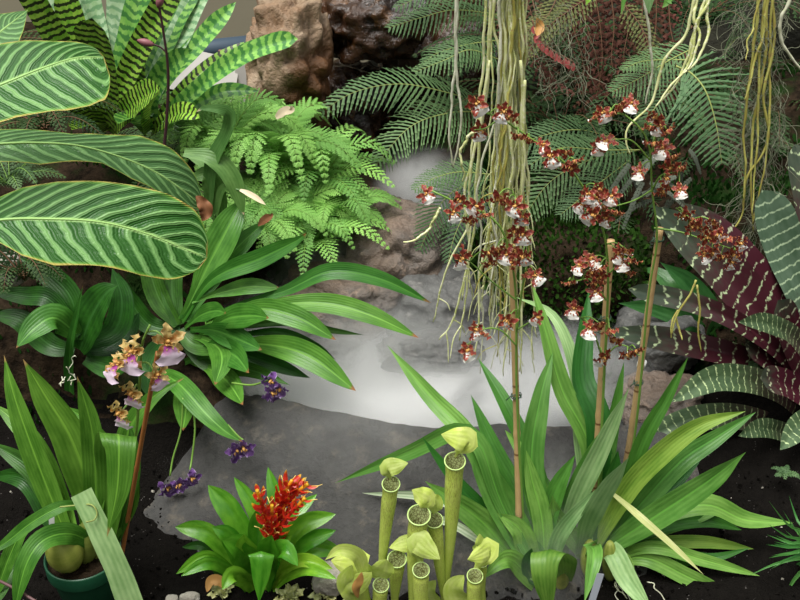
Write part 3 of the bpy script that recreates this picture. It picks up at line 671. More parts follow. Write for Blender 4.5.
vo = plant('dangling_orchid', (188, 395, 1.72), 'violet orchid blooms nodding on thin green stalks under the arching leaves', 'orchid')
for i, (st, fl) in enumerate([([(183,398),(181,430),(173,458),(170,476)], [(168,487),(179,484)]), ([(193,405),(195,430),(192,458),(190,470)], [(191,478)]), ([(228,425),(238,436),(243,440)], [(243,447),(236,449)]), ([(232,383),(252,385),(268,380)], [(272,380),(280,388),(272,392)])]):
    mb = MB(); P = pxpts(st, 1.72, 1.66); tube(mb, catmull(P, 14), .0022, 6); sm = mb.build('flower_stalk', M['stem'], vo)
    for x, y in fl: put_flower(vo, W(x, y, 1.66), *vm[R.randrange(3)], facing(R.uniform(-40, 40), R.uniform(10, 50), R.uniform(-40, 40)), R.uniform(1.25, 1.6))

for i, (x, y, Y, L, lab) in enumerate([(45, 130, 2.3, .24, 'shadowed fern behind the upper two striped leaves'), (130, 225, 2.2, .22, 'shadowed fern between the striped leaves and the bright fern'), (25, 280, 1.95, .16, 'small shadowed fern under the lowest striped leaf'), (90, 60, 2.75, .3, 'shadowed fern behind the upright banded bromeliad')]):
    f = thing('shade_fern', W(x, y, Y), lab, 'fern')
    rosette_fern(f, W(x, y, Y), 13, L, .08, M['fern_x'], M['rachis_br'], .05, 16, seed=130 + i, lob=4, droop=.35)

M['drytip'] = plain('dry_brown_tip', (.20, .08, .03), .7); M['paletip'] = plain('bleached_tip', (.60, .50, .34), .7)
leaf(ol, [(258,226),(264,221),(271,216),(272,213)], 9, M['drytip'], 2.13, 2.13, prof='ellip', fold=.5, name='withered_tip', label='withered brown leaf tip')
leaf(o2, [(240,190),(247,193),(256,198),(266,205)], 6, M['paletip'], 2.09, 2.07, prof='lance', fold=.3, name='withered_tip', label='bleached dry leaf tip')
leaf(cal, [(196,196),(202,203),(206,212),(202,221)], 14, M['drytip'], 1.29, 1.28, prof='ellip', fold=.5, wave=.5, name='withered_tip', label='curled orange-brown leaf tip')
dd = thing('dry_leaf', W(290, 113, 2.6), 'pinkish tan dead leaf caught on top of the bright fern', 'leaf'); leaf(dd, [(276,118),(284,112),(292,110),(291,105)], 10, M['paletip'], 2.5, 2.5, prof='lance', fold=.3, name='blade')
# ------------------------------------------------------------------ potted orchid, front left
PC = G(83, 554, .13); PC.z = 0
po = thing('potted_orchid', PC, 'potted orchid with pink-lipped tan blooms and long strap leaves at the front left', 'orchid')
def lathe(mb, c, prof, seg=48, m=0):
    rings = [[mb.vert(c + V((r * math.cos(2 * math.pi * k / seg), r * math.sin(2 * math.pi * k / seg), z)), (k / seg, j / len(prof))) for k in range(seg)] for j, (r, z) in enumerate(prof)]
    for j in range(len(prof) - 1):
        for k in range(seg): k2 = (k + 1) % seg; mb.face((rings[j][k], rings[j][k2], rings[j + 1][k2], rings[j + 1][k]), m)
    return rings
pr = 37 * mpp(G(83, 554, .13))
mb = MB(); lathe(mb, PC, [(.001, .002), (pr * .68, .002), (pr * .72, .004), (pr * .92, .098), (pr * .93, .10), (pr * 1.0, .10), (pr * 1.01, .103), (pr * 1.02, .13), (pr * 1.0, .134), (pr * .96, .132), (pr * .94, .11), (pr * .72, .02), (.001, .02)])
mb.build('pot', M['pot'], po)
mb = MB(); rg = [[mb.vert(PC + V((r * math.cos(a), r * math.sin(a), .118 + noise.fractal(V((r * 60 * math.cos(a), r * 60 * math.sin(a), 1)), .8, 2, 4) * .012)), (r, a)) for k in range(40) for a in (k * math.pi / 20,)] for r in [pr * .95 * q / 10 for q in range(11)]]
for j in range(10):
    for k in range(40): k2 = (k + 1) % 40; mb.face((rg[j][k], rg[j][k2], rg[j + 1][k2], rg[j + 1][k]))
mb.build('potting_bark', M['litter'], po)
Yp = PC.y
def bulb(parent, a, b, r, mat, name='pseudobulb', seg=16):
    mb = MB(); tube(mb, [a.lerp(b, i / 14) for i in range(15)], lambda t: r * max(.06, math.sin(math.pi * (t * .86 + .1))) ** .6, seg)
    me = mb; return mb.build(name, mat, parent)
bulb(po, W(72, 566, Yp - .03), W(56, 537, Yp - .04), .034, M['pbulb']); bulb(po, W(86, 560, Yp), W(88, 520, Yp), .024, M['pbulb']); bulb(po, W(100, 560, Yp + .02), W(104, 528, Yp + .02), .022, M['pbulb'])
for pts, w, Yt, m, pf in [
    ([(74,552),(58,515),(33,450),(14,395),(4,355)], 27, 1.5, 'green2', 'lance'), ([(95,548),(92,500),(72,440),(45,395),(23,359)], 42, 1.42, 'green2', 'lance'),
    ([(92,540),(96,490),(92,430),(77,376)], 28, 1.4, 'green2', 'lance'), ([(76,548),(60,500),(32,440),(-8,402)], 26, 1.55, 'green2', 'lance'),
    ([(76,550),(60,515),(32,470),(-10,442)], 24, 1.5, 'dkleaf', 'strap'), ([(72,550),(52,520),(25,480),(-10,476)], 22, 1.5, 'dkleaf', 'strap'),
    ([(96,505),(90,460),(88,425),(68,407)], 20, 1.5, 'green2', 'strap'),
    ([(112,540),(130,500),(126,440),(150,400),(184,378)], 24, 1.5, 'green2', 'lance'), ([(116,545),(128,500),(134,455),(130,425)], 20, 1.45, 'dkleaf', 'strap'),
    ([(110,545),(122,510),(120,470),(98,425)], 22, 1.45, 'green2', 'strap'),
    ([(100,548),(72,534),(44,540),(26,565),(14,612)], 25, 1.24, 'green2', 'strap'),
    ([(92,507),(64,506),(34,521),(8,541),(-14,556)], 15, 1.3, 'green2', 'strap'),
    ([(40,520),(22,532),(8,560),(-6,600)], 17, 1.32, 'green2', 'strap'),
    ([(20,560),(10,575),(2,590),(-10,610)], 14, 1.3, 'dkleaf', 'strap')]:
    leaf(po, pts, w * .9, M[m], Yp, Yt, prof=pf, fold=.28, nx=8, n=26)
# leaf that folds over toward the viewer, and the long stiff one below it
leaf(po, [(108,540,Yp),(112,485,Yp-.01),(113,450,Yp-.03),(117,434,Yp-.07),(119,444,Yp-.11),(117,490,Yp-.14),(107,537,Yp-.15)], 38, M['green2'], 0, 0, prof='lance', fold=.15, nx=8, n=48, tw0=0, tw1=0, side=V((1, -.25, 0)))
leaf(po, [(82,492,Yp-.06),(98,525,Yp-.09),(118,568,Yp-.12),(140,625,Yp-.15)], 27, M['strapp'], 0, 0, prof=lambda t: .8 + .2 * t, fold=.3, nx=10, n=30, tw0=0, tw1=0)
# curled dry leaf tip
mb = MB(); tube(mb, catmull(pxpts([(60,507),(80,505),(92,505),(97,513),(94,520),(86,522)], Yp - .06, Yp - .1), 24), .0015, 5); mb.build('dry_curl', M['rachis'], po)
st = catmull(pxpts([(112,548),(122,500),(135,440),(140,380),(142,345),(150,325)], Yp, Yp - .02), 30)
mb = MB(); tube(mb, st, lambda t: .004 - .002 * t, 7); mb.build('flower_stem', M['stem'], po)
om = [flower_meshes('tan', M['opetal'], 80 + k, 5, .027, .013, M['plip'], .028, wavy=.9) for k in range(4)]
for x, y, dx, dy, ro, s in [(134,352,-25,5,-12,1.0),(167,342,30,5,14,1.0),(119,364,-45,0,-30,.9),(133,392,-20,35,-15,.85),(121,412,-30,30,-10,.85),(156,375,40,20,25,.7)]:
    p = W(x, y, Yp - .03); q = min(st, key=lambda a: (a - p).length); put_flower(po, p, *om[R.randrange(4)], facing(dx, dy, ro), s * 1.22)
    mb = MB(); tube(mb, catmull([q, q.lerp(p, .5) + V((0, .005, .008)), p], 8), .0017, 5); mb.build('pedicel', M['stem'], po)
def stake(pts, Y0, Y1, r, mat, lab, name='bamboo_stake'):
    P = pxpts(pts, Y0, Y1); t_ = thing(name, P[0], lab, 'stake'); mb = MB()
    C_ = catmull(P, 60); nodes = [.22, .47, .74]
    tube(mb, C_, lambda t: r * (1 + .22 * sum(math.exp(-((t - q) / .008) ** 2) for q in nodes)), 12); mb.build('cane', mat, t_); return t_, P
s0, _ = stake([(121,560),(140,450),(158,352)], Yp + .01, Yp + .01, .0042, M['redcane'], 'slender russet cane supporting the pink and tan blooms', 'plant_stake')
tg = thing('plant_label', W(52, 535, Yp - .02), 'blank white plastic plant label standing in the green pot', 'label')
mb = MB(); box(mb, W(52, 528, Yp - .02), .010, .0012, .055, Euler((-.3, .1, .2)).to_matrix()); mb.build('tag', M['tagm'], tg, smooth=False)
dr = thing('bare_root', W(0, 583, 1.3), 'thin purple-brown bare stem crossing the bottom left corner', 'stem')
mb = MB(); tube(mb, catmull([W(-30, 568, 1.28), W(8, 585, 1.27), W(42, 605, 1.24)], 10), .0028, 7); mb.build('stem', plain('brown_twig', (.12, .06, .06), .5), dr)
# white root wisps behind
wr = thing('root_wisp', W(75, 380, 1.75), 'small tangle of white roots behind the spotted orchid leaf', 'roots')
for k in range(7):
    a = W(62 + R.uniform(-4, 10), 372 + R.uniform(-8, 14), 1.74); mb = MB(); P = [a]
    for i in range(4): P.append(P[-1] + V((R.uniform(-.004, .014), R.uniform(-.01, .01), R.uniform(-.012, .014))))
    tube(mb, catmull(P, 16), .0011, 5); mb.build('root', M['rootw'], wr)

# ------------------------------------------------------------------ red-flowered bromeliad
br = thing('flowering_bromeliad', G(258, 590, 0), 'small glossy green bromeliad with a red and yellow flower spike', 'bromeliad')
Yb = G(258, 590, 0).y
for pts, w, Yt, m, pf in [
    ([(255,588),(248,545),(230,510),(208,485)], 23, Yb + .08, 'brome', 'tonguep'), ([(258,588),(262,540),(252,505),(234,477)], 15, Yb + .1, 'brome', 'tonguep'),
    ([(262,588),(272,540),(275,500),(268,467)], 14, Yb + .14, 'brome', 'tonguep'), ([(250,588),(235,560),(208,533),(175,527)], 19, Yb + .02, 'brome', 'tonguep'),
    ([(250,590),(230,570),(206,556),(176,574)], 12, Yb - .06, 'brome', 'tonguep'), ([(252,592),(232,572),(208,563),(181,576)], 13, Yb - .08, 'brome', 'tonguep'),
    ([(252,588),(240,555),(228,535),(212,527)], 20, Yb - .0, 'brome', 'tonguep'), ([(254,590),(250,565),(240,548),(222,540)], 27, Yb - .05, 'brome', 'tonguep'),
    ([(266,588),(280,550),(302,525),(336,514)], 19, Yb + .04, 'brome', 'tonguep'),
    ([(268,590),(286,562),(305,542),(336,530)], 17, Yb + .02, 'brome', 'tonguep'), ([(268,590),(288,565),(312,548),(342,551)], 19, Yb + .03, 'brome', 'tonguep'),
    ([(268,592),(282,570),(304,560),(333,569)], 14, Yb - .05, 'bromey', 'tonguep'), ([(266,594),(288,576),(310,570),(337,579)], 12, Yb - .08, 'brome', 'tonguep'),
    ([(264,590),(272,562),(284,550),(298,566)], 22, Yb - .07, 'brome', 'tonguep'), ([(262,588),(276,545),(295,515),(317,494)], 13, Yb + .12, 'brome', 'tonguep'),
    ([(258,588),(256,550),(256,525),(258,508)], 15, Yb - .01, 'brome', 'tonguep'), ([(260,588),(268,560),(276,545),(292,535)], 20, Yb - .02, 'bromey', 'tonguep'),
    ([(256,588),(252,560),(246,545),(244,534)], 22, Yb - .04, 'brome', 'tonguep'), ([(252,592),(225,580),(205,548),(182,547)], 10, Yb + .04, 'dkleaf', 'tonguep'),
    ([(262,590),(268,566),(270,550),(272,535)], 24, Yb - .05, 'brome', 'tonguep'), ([(258,592),(246,580),(232,575),(222,590)], 18, Yb - .09, 'brome', 'tonguep')]:
    leaf(br, pts, w, M[m], Yb, Yt, prof=pf, fold=.42, nx=8)
leaf(br, [(262,580,Yb),(261,560,Yb-.02),(261,551,Yb-.05),(261,558,Yb-.08),(259,604,Yb-.11)], 27, M['brome'], 0, 0, prof='lance', fold=.35, nx=8, n=30, tw0=0, tw1=0, side=V((1, 0, 0)))
def spike(P, w, n, seed):
    rr = random.Random(seed); pts = catmull(P, 40); mb = MB(); tube(mb, pts, .0035, 6)
    fl = MB()
    for j in range(n):
        t = (j + .5) / n; i = int(t * 39); p = pts[i]; T = (pts[i + 1] - pts[i]).normalized()
        N = T.cross(V((0, -1, .3))).normalized(); B = T.cross(N)
        a = j * 2.4 + rr.uniform(-.3, .3); o = N * math.cos(a) + B * math.sin(a) * .8; l = w * rr.uniform(.8, 1.25) * (1 - .25 * t)
        Q = [p, p + o * l * .45 + T * l * .35, p + o * l * .9 + T * l * .95]
        leaf_mesh(mb, Q, l * .6, prof='lance', nh=o + T * .01 if abs(o.dot(T)) < .9 else B, nx=4, n=7, fold=.5)
        if rr.random() < .22:
            e = Q[2] + (o + T) * l * .3 + V((rr.uniform(-1, 1), rr.uniform(-1, 1), rr.uniform(-1, 1))) * l * .15
            tube(fl, [Q[1], Q[2], e], lambda t: .0009, 4)
    s_ = mb.build('flower_spike', M['bract'], br); fs = fl.build('stamens', M['filam'], s_); fs['kind'] = 'stuff'
Ym = Yb - .01
spike(pxpts([(272,540),(277,510),(292,480)], Ym, Ym + .02), .030, 46, 1); spike(pxpts([(270,540),(265,515),(257,490)], Ym - .01, Ym - .02), .021, 28, 2)
spike(pxpts([(276,532),(290,514),(305,498)], Ym - .01, Ym - .01), .019, 22, 3); spike(pxpts([(274,520),(294,495),(308,484)], Ym + .01, Ym + .01), .020, 22, 4); spike(pxpts([(272,545),(272,525),(272,505)], Ym - .015, Ym - .02), .016, 18, 5)

# ------------------------------------------------------------------ pitcher plants
GRP = None
def pitcher_plant(base, lab): return thing('pitcher_plant', base, lab, 'pitcher plant')
def pitcher(parent, base, mouth, r, Yc, lid=None, rb=.28, lidw=None, lean=0):
    """base, mouth px; r mouth radius px"""
    b = W(base[0], base[1], Yc); m_ = W(mouth[0], mouth[1], Yc + lean); rr = r * mpp(m_)
    P = catmull([b, b.lerp(m_, .5) + V((R.uniform(-.004, .004), 0, 0)), m_], 26); mb = MB(); seg = 20; rings = []
    up = V((0, -.35, .94)).normalized()
    for i, p in enumerate(P):
        t = i / 26; T = (P[min(26, i + 1)] - P[max(0, i - 1)]).normalized()
        T = T.lerp(up, max(0, (t - .85) / .15)).normalized(); N = V((1, 0, 0)); N = (N - T * N.dot(T)).normalized(); B = T.cross(N)
        q = rr * (rb + (1 - rb) * t ** 1.25) * (1 - .10 * math.exp(-((t - .93) / .05) ** 2))
        rings.append([mb.vert(p + (N * math.cos(a) + B * math.sin(a)) * q, (t, k / seg), (t, k / seg)) for k in range(seg) for a in (2 * math.pi * k / seg,)])
    # inner wall
    inn = []
    for j in range(8):
        i = 26 - j; p = P[i]; ring = []
        for k in range(seg): c = V(mb.v[rings[i][k]]); ring.append(mb.vert(c.lerp(p, .08 + .04 * j), (1, k / seg)))
        inn.append(ring)
    for i in range(26):
        for k in range(seg): k2 = (k + 1) % seg; mb.face((rings[i][k], rings[i][k2], rings[i + 1][k2], rings[i + 1][k]), 0)
    for j in range(7):
        for k in range(seg): k2 = (k + 1) % seg; mb.face((inn[j][k], inn[j][k2], inn[j + 1][k2], inn[j + 1][k]), 1)
    mb.face(inn[7], 1)
    o = mb.build('pitcher', [M['pitcher'], M['pinner']], parent)
    rim = MB(); ring = [V(mb.v[q]) for q in rings[26]]; tube(rim, ring + [ring[0]], rr * .075, 6); rim.build('rim', M['plip2'], o)
    if lid:
        back = m_ + V((0, rr * .9, rr * .3)); lw = (lidw or 30) * mpp(m_)
        L0 = W(lid[0], lid[1], Yc + .012); d = V(lid[2:5] if len(lid) > 2 else (.2, -.4, .3)).normalized()
        pr_ = lambda t: (.26 if t < .12 else .26 * (1 - t) + .95 * math.sin(math.pi * min(1, (t - .12) / .88) ** .95) ** .85 if t < .99 else .03)
        mb = MB(); leaf_mesh(mb, [back - V((0, 0, rr * .5)), back.lerp(L0 - d * lw * .45, .6), L0 - d * lw * .4, L0, L0 + d * lw * .62], lw * .82, prof=pr_, nh=V((.1, -.75, .6)), nx=10, n=22, belly=.34, wave=.2, tw0=0, tw1=R.uniform(-25, 25))
        mb.build('lid', M['plid'], o)
    return o
p1 = pitcher_plant(G(415, 610, 0), 'clump of tall yellow-green pitchers with hooded lids at the bottom centre')
Y = G(415, 610, 0).y
pitcher(p1, (380,600), (391,484), 9, Y, (396,466,.95,-.1,.38), lidw=21)
pitcher(p1, (444,605), (455,461), 10.5, Y + .02, (457,438,-.9,-.2,.42), lidw=29)
pitcher(p1, (412,612), (419,515), 11.5, Y - .02, (421,496,-.5,-.2,.6), lidw=24)
pitcher(p1, (446,612), (434,520), 9, Y + .01, (430,500,-.6,-.2,.7), lidw=20)
pitcher(p1, (394,612), (397,559), 9.5, Y - .02, (401,545,-.9,-.3,.0), lidw=20)
pitcher(p1, (422,618), (421,570), 8.5, Y - .07, (427,548,.5,-.5,-.1), lidw=29, rb=.8)
pitcher(p1, (378,618), (381,585), 8, Y - .06, (381,568,.3,-.3,.9), lidw=32, rb=.8)
p2 = pitcher_plant(G(478, 612, 0), 'short pale pitcher with a pointed lid beside the leftmost bamboo stake')
pitcher(p2, (477,620), (475,576), 8, Y - .04, (480,553,-.6,-.5,.1), lidw=28, rb=.85); pitcher(p2, (482,610), (482,562), 6, Y, (479,541,0,0,1), lidw=16, rb=.8)
leaf(p2, [(470,612),(458,600),(455,588),(464,575)], 24, M['plid'], Y - .04, Y - .04, prof='ellip', fold=.2); leaf(p2, [(445,612),(432,600),(430,590),(436,580)], 18, M['plid'], Y - .03, Y - .03, prof='ellip', fold=.2, name='small_leaf')
p3 = pitcher_plant(G(358, 612, 0), 'wilting yellow pitcher with a curved horn-like lid beside the red-flowered bromeliad')
pitcher(p3, (366,606), (358,572), 9, Y - .05, (352,562,-.9,-.1,.2), lidw=34, rb=.7); leaf(p3, [(364,575),(358,556),(340,550),(325,560)], 15, M['plid'], Y - .06, Y - .09, prof='lance', fold=.5, tw0=0, tw1=0)
leaf(p3, [(368,600),(352,592),(346,580),(352,565)], 20, M['plid'], Y - .05, Y - .07, prof='ellip', belly=.4); leaf(p3, [(360,604),(350,590),(362,580),(372,572)], 22, M['plid'], Y - .06, Y - .08, prof='ellip', belly=.3)
M['dryb'] = plain('dry_brown_leaf', (.42, .22, .06), .6)
leaf(p3, [(358,598),(356,588),(360,580),(362,572)], 9, M['dryb'], Y - .09, Y - .1, prof='ellip', belly=.3, name='dry_leaf', label='dried brown leaf')
# frilled rosettes along the bottom
for i, (x, y, s, lab) in enumerate([(291,598,22,'frilly cream and green rosette below the red-flowered bromeliad'), (328,594,24,'frilly cream rosette between the bromeliad and the wilting pitcher'),
                                     (223,592,18,'small yellow-green frilly rosette left of the bromeliad base'), (356,600,20,'pale green frilly rosette at the bottom edge under the wilting pitcher')]):
    c = G(x, y + 4, .0); c.y -= .0; rz = thing('frilled_rosette', c, lab, 'plant'); m_ = mpp(c)
    for k in range(13):
        a = k * 2.4; rd = (.25 + .06 * k) * s * m_ * .8; d = V((math.cos(a), math.sin(a) * .8, 0)); h = s * m_ * (1.0 - .045 * k)
        mb = MB(); leaf_mesh(mb, [c + d * rd * .2, c + d * rd * .7 + V((0, 0, h * .6)), c + d * rd * 1.2 + V((0, 0, h))], s * m_ * .38, prof='ellip', nh=-d + V((0, -.3, .6)), nx=6, n=10, wave=.9, fold=.4)
        mb.build('leaf', M['crestleaf'], rz)
dlf = thing('dry_leaf', G(211, 590, .0), 'curled dry orange-brown leaf on the soil at the bromeliad foot', 'leaf')
mb = MB(); leaf_mesh(mb, [G(207, 592, .02), G(211, 581, .035), G(220, 581, .035), G(226, 590, .02)], .022, prof='ellip', fold=.3); mb.build('blade', M['dryb'], dlf)
# grass tuft bottom right
gr = thing('grass_tuft', G(815, 590, .03), 'tuft of thin arching grass blades at the lower right corner', 'grass')
for k in range(26):
    tx, ty = R.choice([(777,512),(775,535),(757,577),(775,590),(765,555),(790,505),(800,520),(780,600),(768,543)]); tx += R.uniform(-10, 18); ty += R.uniform(-14, 14)
    leaf(gr, [(815 + R.uniform(-10, 12), 590), (808, 570 + (ty - 570) * .3 - 12), ((808 + tx) / 2, (570 + ty) / 2 - 10), (tx, ty)], R.uniform(4, 6), M['grass'], 1.42, 1.42 + R.uniform(-.1, .1), prof='grass', name='blade', nx=2, n=12, fold=.3)
# ------------------------------------------------------------------ brown-flowered orchids
B1 = G(545, 585, 0); B2 = G(598, 560, .02)
oa = thing('spray_orchid', B1, 'left-hand strap-leaved orchid with a maroon and white flower spray by the leftmost tall stake', 'orchid')
ob = thing('spray_orchid', B2, 'right-hand strap-leaved orchid with two maroon and white flower sprays on the paired stakes', 'orchid')
YA, YB = B1.y, B2.y
for pts, w, Yt, m, pf in [
    ([(530,560),(500,500),(480,445),(455,432),(410,452),(335,483)], 20, 1.6, 'strap', 'lance'),
    ([(535,565),(505,510),(470,440),(430,396),(387,345)], 24, 1.75, 'strap', 'lance'),
    ([(540,575),(515,530),(488,480),(468,438)], 36, 1.5, 'strap', 'lance'),
    ([(552,570),(528,510),(495,450),(471,395)], 19, 1.65, 'strapd', 'strap'), ([(556,565),(538,480),(508,410),(478,358)], 20, 1.7, 'strapd', 'strap'),
    ([(545,575),(505,530),(455,480),(422,437)], 15, 1.5, 'strapd', 'strap'), ([(545,580),(512,555),(480,520),(425,481)], 31, 1.45, 'strap', 'lance'),
    ([(540,580),(500,540),(440,500),(362,493)], 11, 1.6, 'varieg', 'strap'), ([(545,580),(480,540),(440,520),(405,530)], 10, 1.6, 'varieg', 'strap'),
    ([(538,590),(515,562),(500,562),(482,580)], 24, 1.35, 'strap', 'lance'),
    ([(552,570),(532,470),(540,400),(553,352)], 26, 1.62, 'strap', 'strap'), ([(560,560),(545,500),(520,450),(505,430)], 17, 1.6, 'strap', 'strap'),
    ([(545,575),(542,520),(532,480),(526,450)], 22, 1.5, 'strap', 'strap'), ([(540,580),(530,560),(520,530),(496,512)], 26, 1.45, 'strap', 'lance'),
    ([(548,570),(545,530),(556,490),(575,455)], 22, 1.5, 'strapd', 'strap'), ([(540,585),(530,575),(528,560),(532,548)], 16, 1.4, 'strapd', 'strap'),
    ([(548,585),(552,560),(562,530),(598,488)], 18, 1.42, 'strapp', 'strap')]:
    leaf(oa, pts, w * .9, M[m], YA, Yt, prof=pf, fold=.35, nx=8, n=28)
leaf(oa, [(565,580,YA),(562,557,YA-.05),(548,550,YA-.10),(545,575,YA-.14),(550,620,YA-.15)], 32, M['strapy'], 0, 0, prof='lance', fold=.3, nx=10, n=40, tw0=0, tw1=0, side=V((1, 0, 0)))
for pts, w, Yt, m, pf in [
    ([(592,545),(590,450),(562,390),(545,330),(532,284)], 24, 1.7, 'strap', 'strap'), ([(590,545),(598,430),(582,380),(585,330),(589,287)], 30, 1.75, 'strapd', 'lance'),
    ([(590,540),(580,440),(575,370),(553,316),(516,297)], 15, 1.8, 'strapp', 'strap'), ([(592,545),(606,480),(612,430),(624,362)], 15, 1.65, 'strapd', 'strap'),
    ([(560,545),(576,500),(600,450),(629,388)], 23, 1.45, 'strapp', 'lance'), ([(565,555),(568,505),(590,455),(612,420)], 16, 1.5, 'strap', 'strap'),
    ([(605,545),(640,445),(665,400),(688,357)], 19, 1.55, 'strapd', 'strap'), ([(592,552),(625,492),(662,452),(700,425),(746,411)], 25, 1.5, 'strapy', 'strap'),
    ([(600,552),(640,505),(680,462),(712,440),(756,412)], 24, 1.6, 'strap', 'strap'), ([(600,552),(650,520),(703,485),(746,452)], 31, 1.42, 'strap', 'lance'),
    ([(610,550),(645,510),(675,485),(702,458)], 13, 1.6, 'strapd', 'strap'), ([(608,560),(650,520),(705,505),(745,520),(793,523)], 25, 1.5, 'strap', 'strap'),
    ([(605,560),(650,545),(700,542),(754,549)], 15, 1.5, 'strapy', 'strap'), ([(605,562),(650,547),(703,560),(760,576)], 15, 1.42, 'strap', 'strap'),
    ([(604,564),(645,558),(690,578),(748,604)], 20, 1.4, 'strap', 'strap'), ([(604,562),(660,545),(690,570),(705,602)], 14, 1.45, 'strapd', 'strap'),
    ([(608,490,1.50),(636,514,1.40),(668,542,1.36),(704,575,1.32)], 9, 1.35, 'straw', 'lance'), ([(592,560),(588,545),(594,556),(584,604)], 22, 1.28, 'strap', 'lance'),
    ([(600,560),(612,552),(628,580),(652,612)], 25, 1.32, 'strapp', 'strap'), ([(600,560),(622,560),(628,580),(636,605)], 18, 1.34, 'strapy', 'strap'),
    ([(578,560),(588,520),(606,488),(629,457)], 26, 1.34, 'strapp', 'lance'), ([(596,560),(604,520),(612,480),(618,450)], 24, 1.5, 'strapd', 'strap'),
    ([(604,556),(650,530),(700,520),(742,530)], 18, 1.55, 'strapd', 'strap'), ([(606,560),(640,535),(680,520),(730,506)], 22, 1.55, 'strap', 'strap'),
    ([(590,555),(560,520),(548,490),(530,462)], 18, 1.55, 'strap', 'strap'), ([(590,555),(600,500),(606,460),(600,425)], 20, 1.6, 'strapd', 'strap'),
    ([(606,562),(660,552),(710,558),(750,548)], 12, 1.45, 'strapd', 'strap'), ([(588,560),(570,535),(556,515),(552,495)], 22, 1.45, 'strap', 'lance')]:
    leaf(ob, pts, w * .88, M[m], YB, Yt, prof=pf, fold=.35, nx=8, n=28)
for o_, x, y, r in [(oa, 545, 580, .018), (oa, 560, 578, .02), (ob, 590, 565, .02), (ob, 610, 566, .018)]:
    bulb(o_, W(x, y + 12, 1.43), W(x, y - 24, 1.43), r, M['pbulb'])
for k in range(12):
    mb = MB(); a = W(622 + R.uniform(-8, 26), 582, 1.4); P = [a]
    for i in range(4): P.append(P[-1] + V((R.uniform(-.006, .016), R.uniform(-.012, .0), R.uniform(-.014, .004))))
    tube(mb, catmull(P, 14), .0012, 5); mb.build('root', M['rootw'], ob)
tg = thing('plant_label', W(595, 600, 1.3), 'plain grey plastic label leaning among the orchid leaves at the bottom edge', 'label')
mb = MB(); box(mb, W(596, 588, 1.3), .014, .0015, .06, Euler((-.3, .3, .1)).to_matrix()); mb.build('tag', M['tagg'], tg, smooth=False)
# stakes with their ties
SK = [([(520,575),(516,400),(512,245)], 1.45, 1.50, 'leftmost of the tall bamboo stakes, bearing a maroon spray', [(515,388)]),
      ([(592,545),(600,400),(611,240)], 1.5, 1.54, 'middle bamboo stake rising between the orchid leaves', [(606,318)]),
      ([(628,452),(640,370),(660,228)], 1.60, 1.62, 'rightmost bamboo stake, slanting with a bare cut top', [(637,382),(652,241)])]
for i, (pts, Y0, Y1, lab, ties) in enumerate(SK):
    if i == 2: pts = [(608, 560)] + pts
    t_, P = stake(pts, Y0, Y1, .0068 if i else .0062, M['bamboo'], lab); C_ = catmull(P, 60)
    for x, y in ties:
        c = W(x, y, Y1); q = min(C_, key=lambda a: (a - c).length); mb = MB()
        P2 = [q + V((math.cos(a) * .0095, math.sin(a) * .0095, .004 * math.sin(a * .5) + a * .0006)) for a in [j * .45 for j in range(30)]] + [q + V((-.012, -.012, .012)), q + V((-.02, -.014, .004))]
        tube(mb, P2, .0011, 5); mb.build('wire_tie', M['wire'], t_)
    if i == 2:
        q = W(641, 364, Y1); mb = MB(); tube(mb, [q + V((0, 0, -.008)), q + V((.002, 0, .008))], .0090, 14); mb.build('tape_band', M['tape'], t_, label='white tape band')
# flower stems
def wstem(parent, pts, Y0, Y1, r, name='flower_stem', mat='stem'):
    P = catmull(pxpts(pts, Y0, Y1), 40); mb = MB(); tube(mb, P, lambda t: r * (1 - .5 * t), 6); mb.build(name, M[mat], parent); return P
SA = wstem(oa, [(526,570),(517,400),(516,300),(508,245),(492,218),(462,205),(430,190)], 1.46, 1.47, .0032)
SA += wstem(oa, [(517,330),(522,290),(528,255),(522,215),(512,190)], 1.46, 1.46, .0022, 'side_branch')
SA += wstem(oa, [(516,345),(500,330),(482,330),(468,345)], 1.46, 1.45, .0018, 'side_branch') + wstem(oa, [(516,300),(490,280),(470,262),(460,258)], 1.46, 1.44, .0018, 'side_branch') + wstem(oa, [(517,330),(530,322),(540,318)], 1.46, 1.45, .0016, 'side_branch')
SB = wstem(ob, [(596,540),(604,380),(608,270),(600,220),(585,190),(562,160),(530,138),(500,118),(474,110)], 1.5, 1.46, .0032)
SB += wstem(ob, [(606,300),(592,280),(572,282)], 1.5, 1.48, .002, 'side_branch') + wstem(ob, [(607,275),(622,262),(634,262)], 1.5, 1.48, .002, 'side_branch') + wstem(ob, [(603,360),(592,330),(574,312)], 1.5, 1.48, .002, 'side_branch')
SB += wstem(ob, [(603,380),(608,355),(622,345),(640,356)], 1.5, 1.48, .002, 'side_branch') + wstem(ob, [(500,118),(486,128),(474,130)], 1.47, 1.46, .0016, 'side_branch')
SC = wstem(ob, [(610,550),(634,440),(648,300),(657,240),(652,190),(650,150),(640,128),(618,112),(594,118)], 1.58, 1.56, .0030)
SC += wstem(ob, [(654,228),(680,232),(705,240),(735,250)], 1.6, 1.56, .002, 'side_branch') + wstem(ob, [(652,190),(662,175),(680,172)], 1.58, 1.56, .002, 'side_branch') + wstem(ob, [(650,160),(655,140),(660,124)], 1.57, 1.56, .002, 'side_branch')
SC += wstem(ob, [(650,160),(630,140),(604,142)], 1.57, 1.56, .0018, 'side_branch') + wstem(ob, [(690,236),(690,220),(676,208)], 1.58, 1.56, .0018, 'side_branch') + wstem(ob, [(652,190),(635,200),(616,206)], 1.58, 1.52, .0018, 'side_branch')
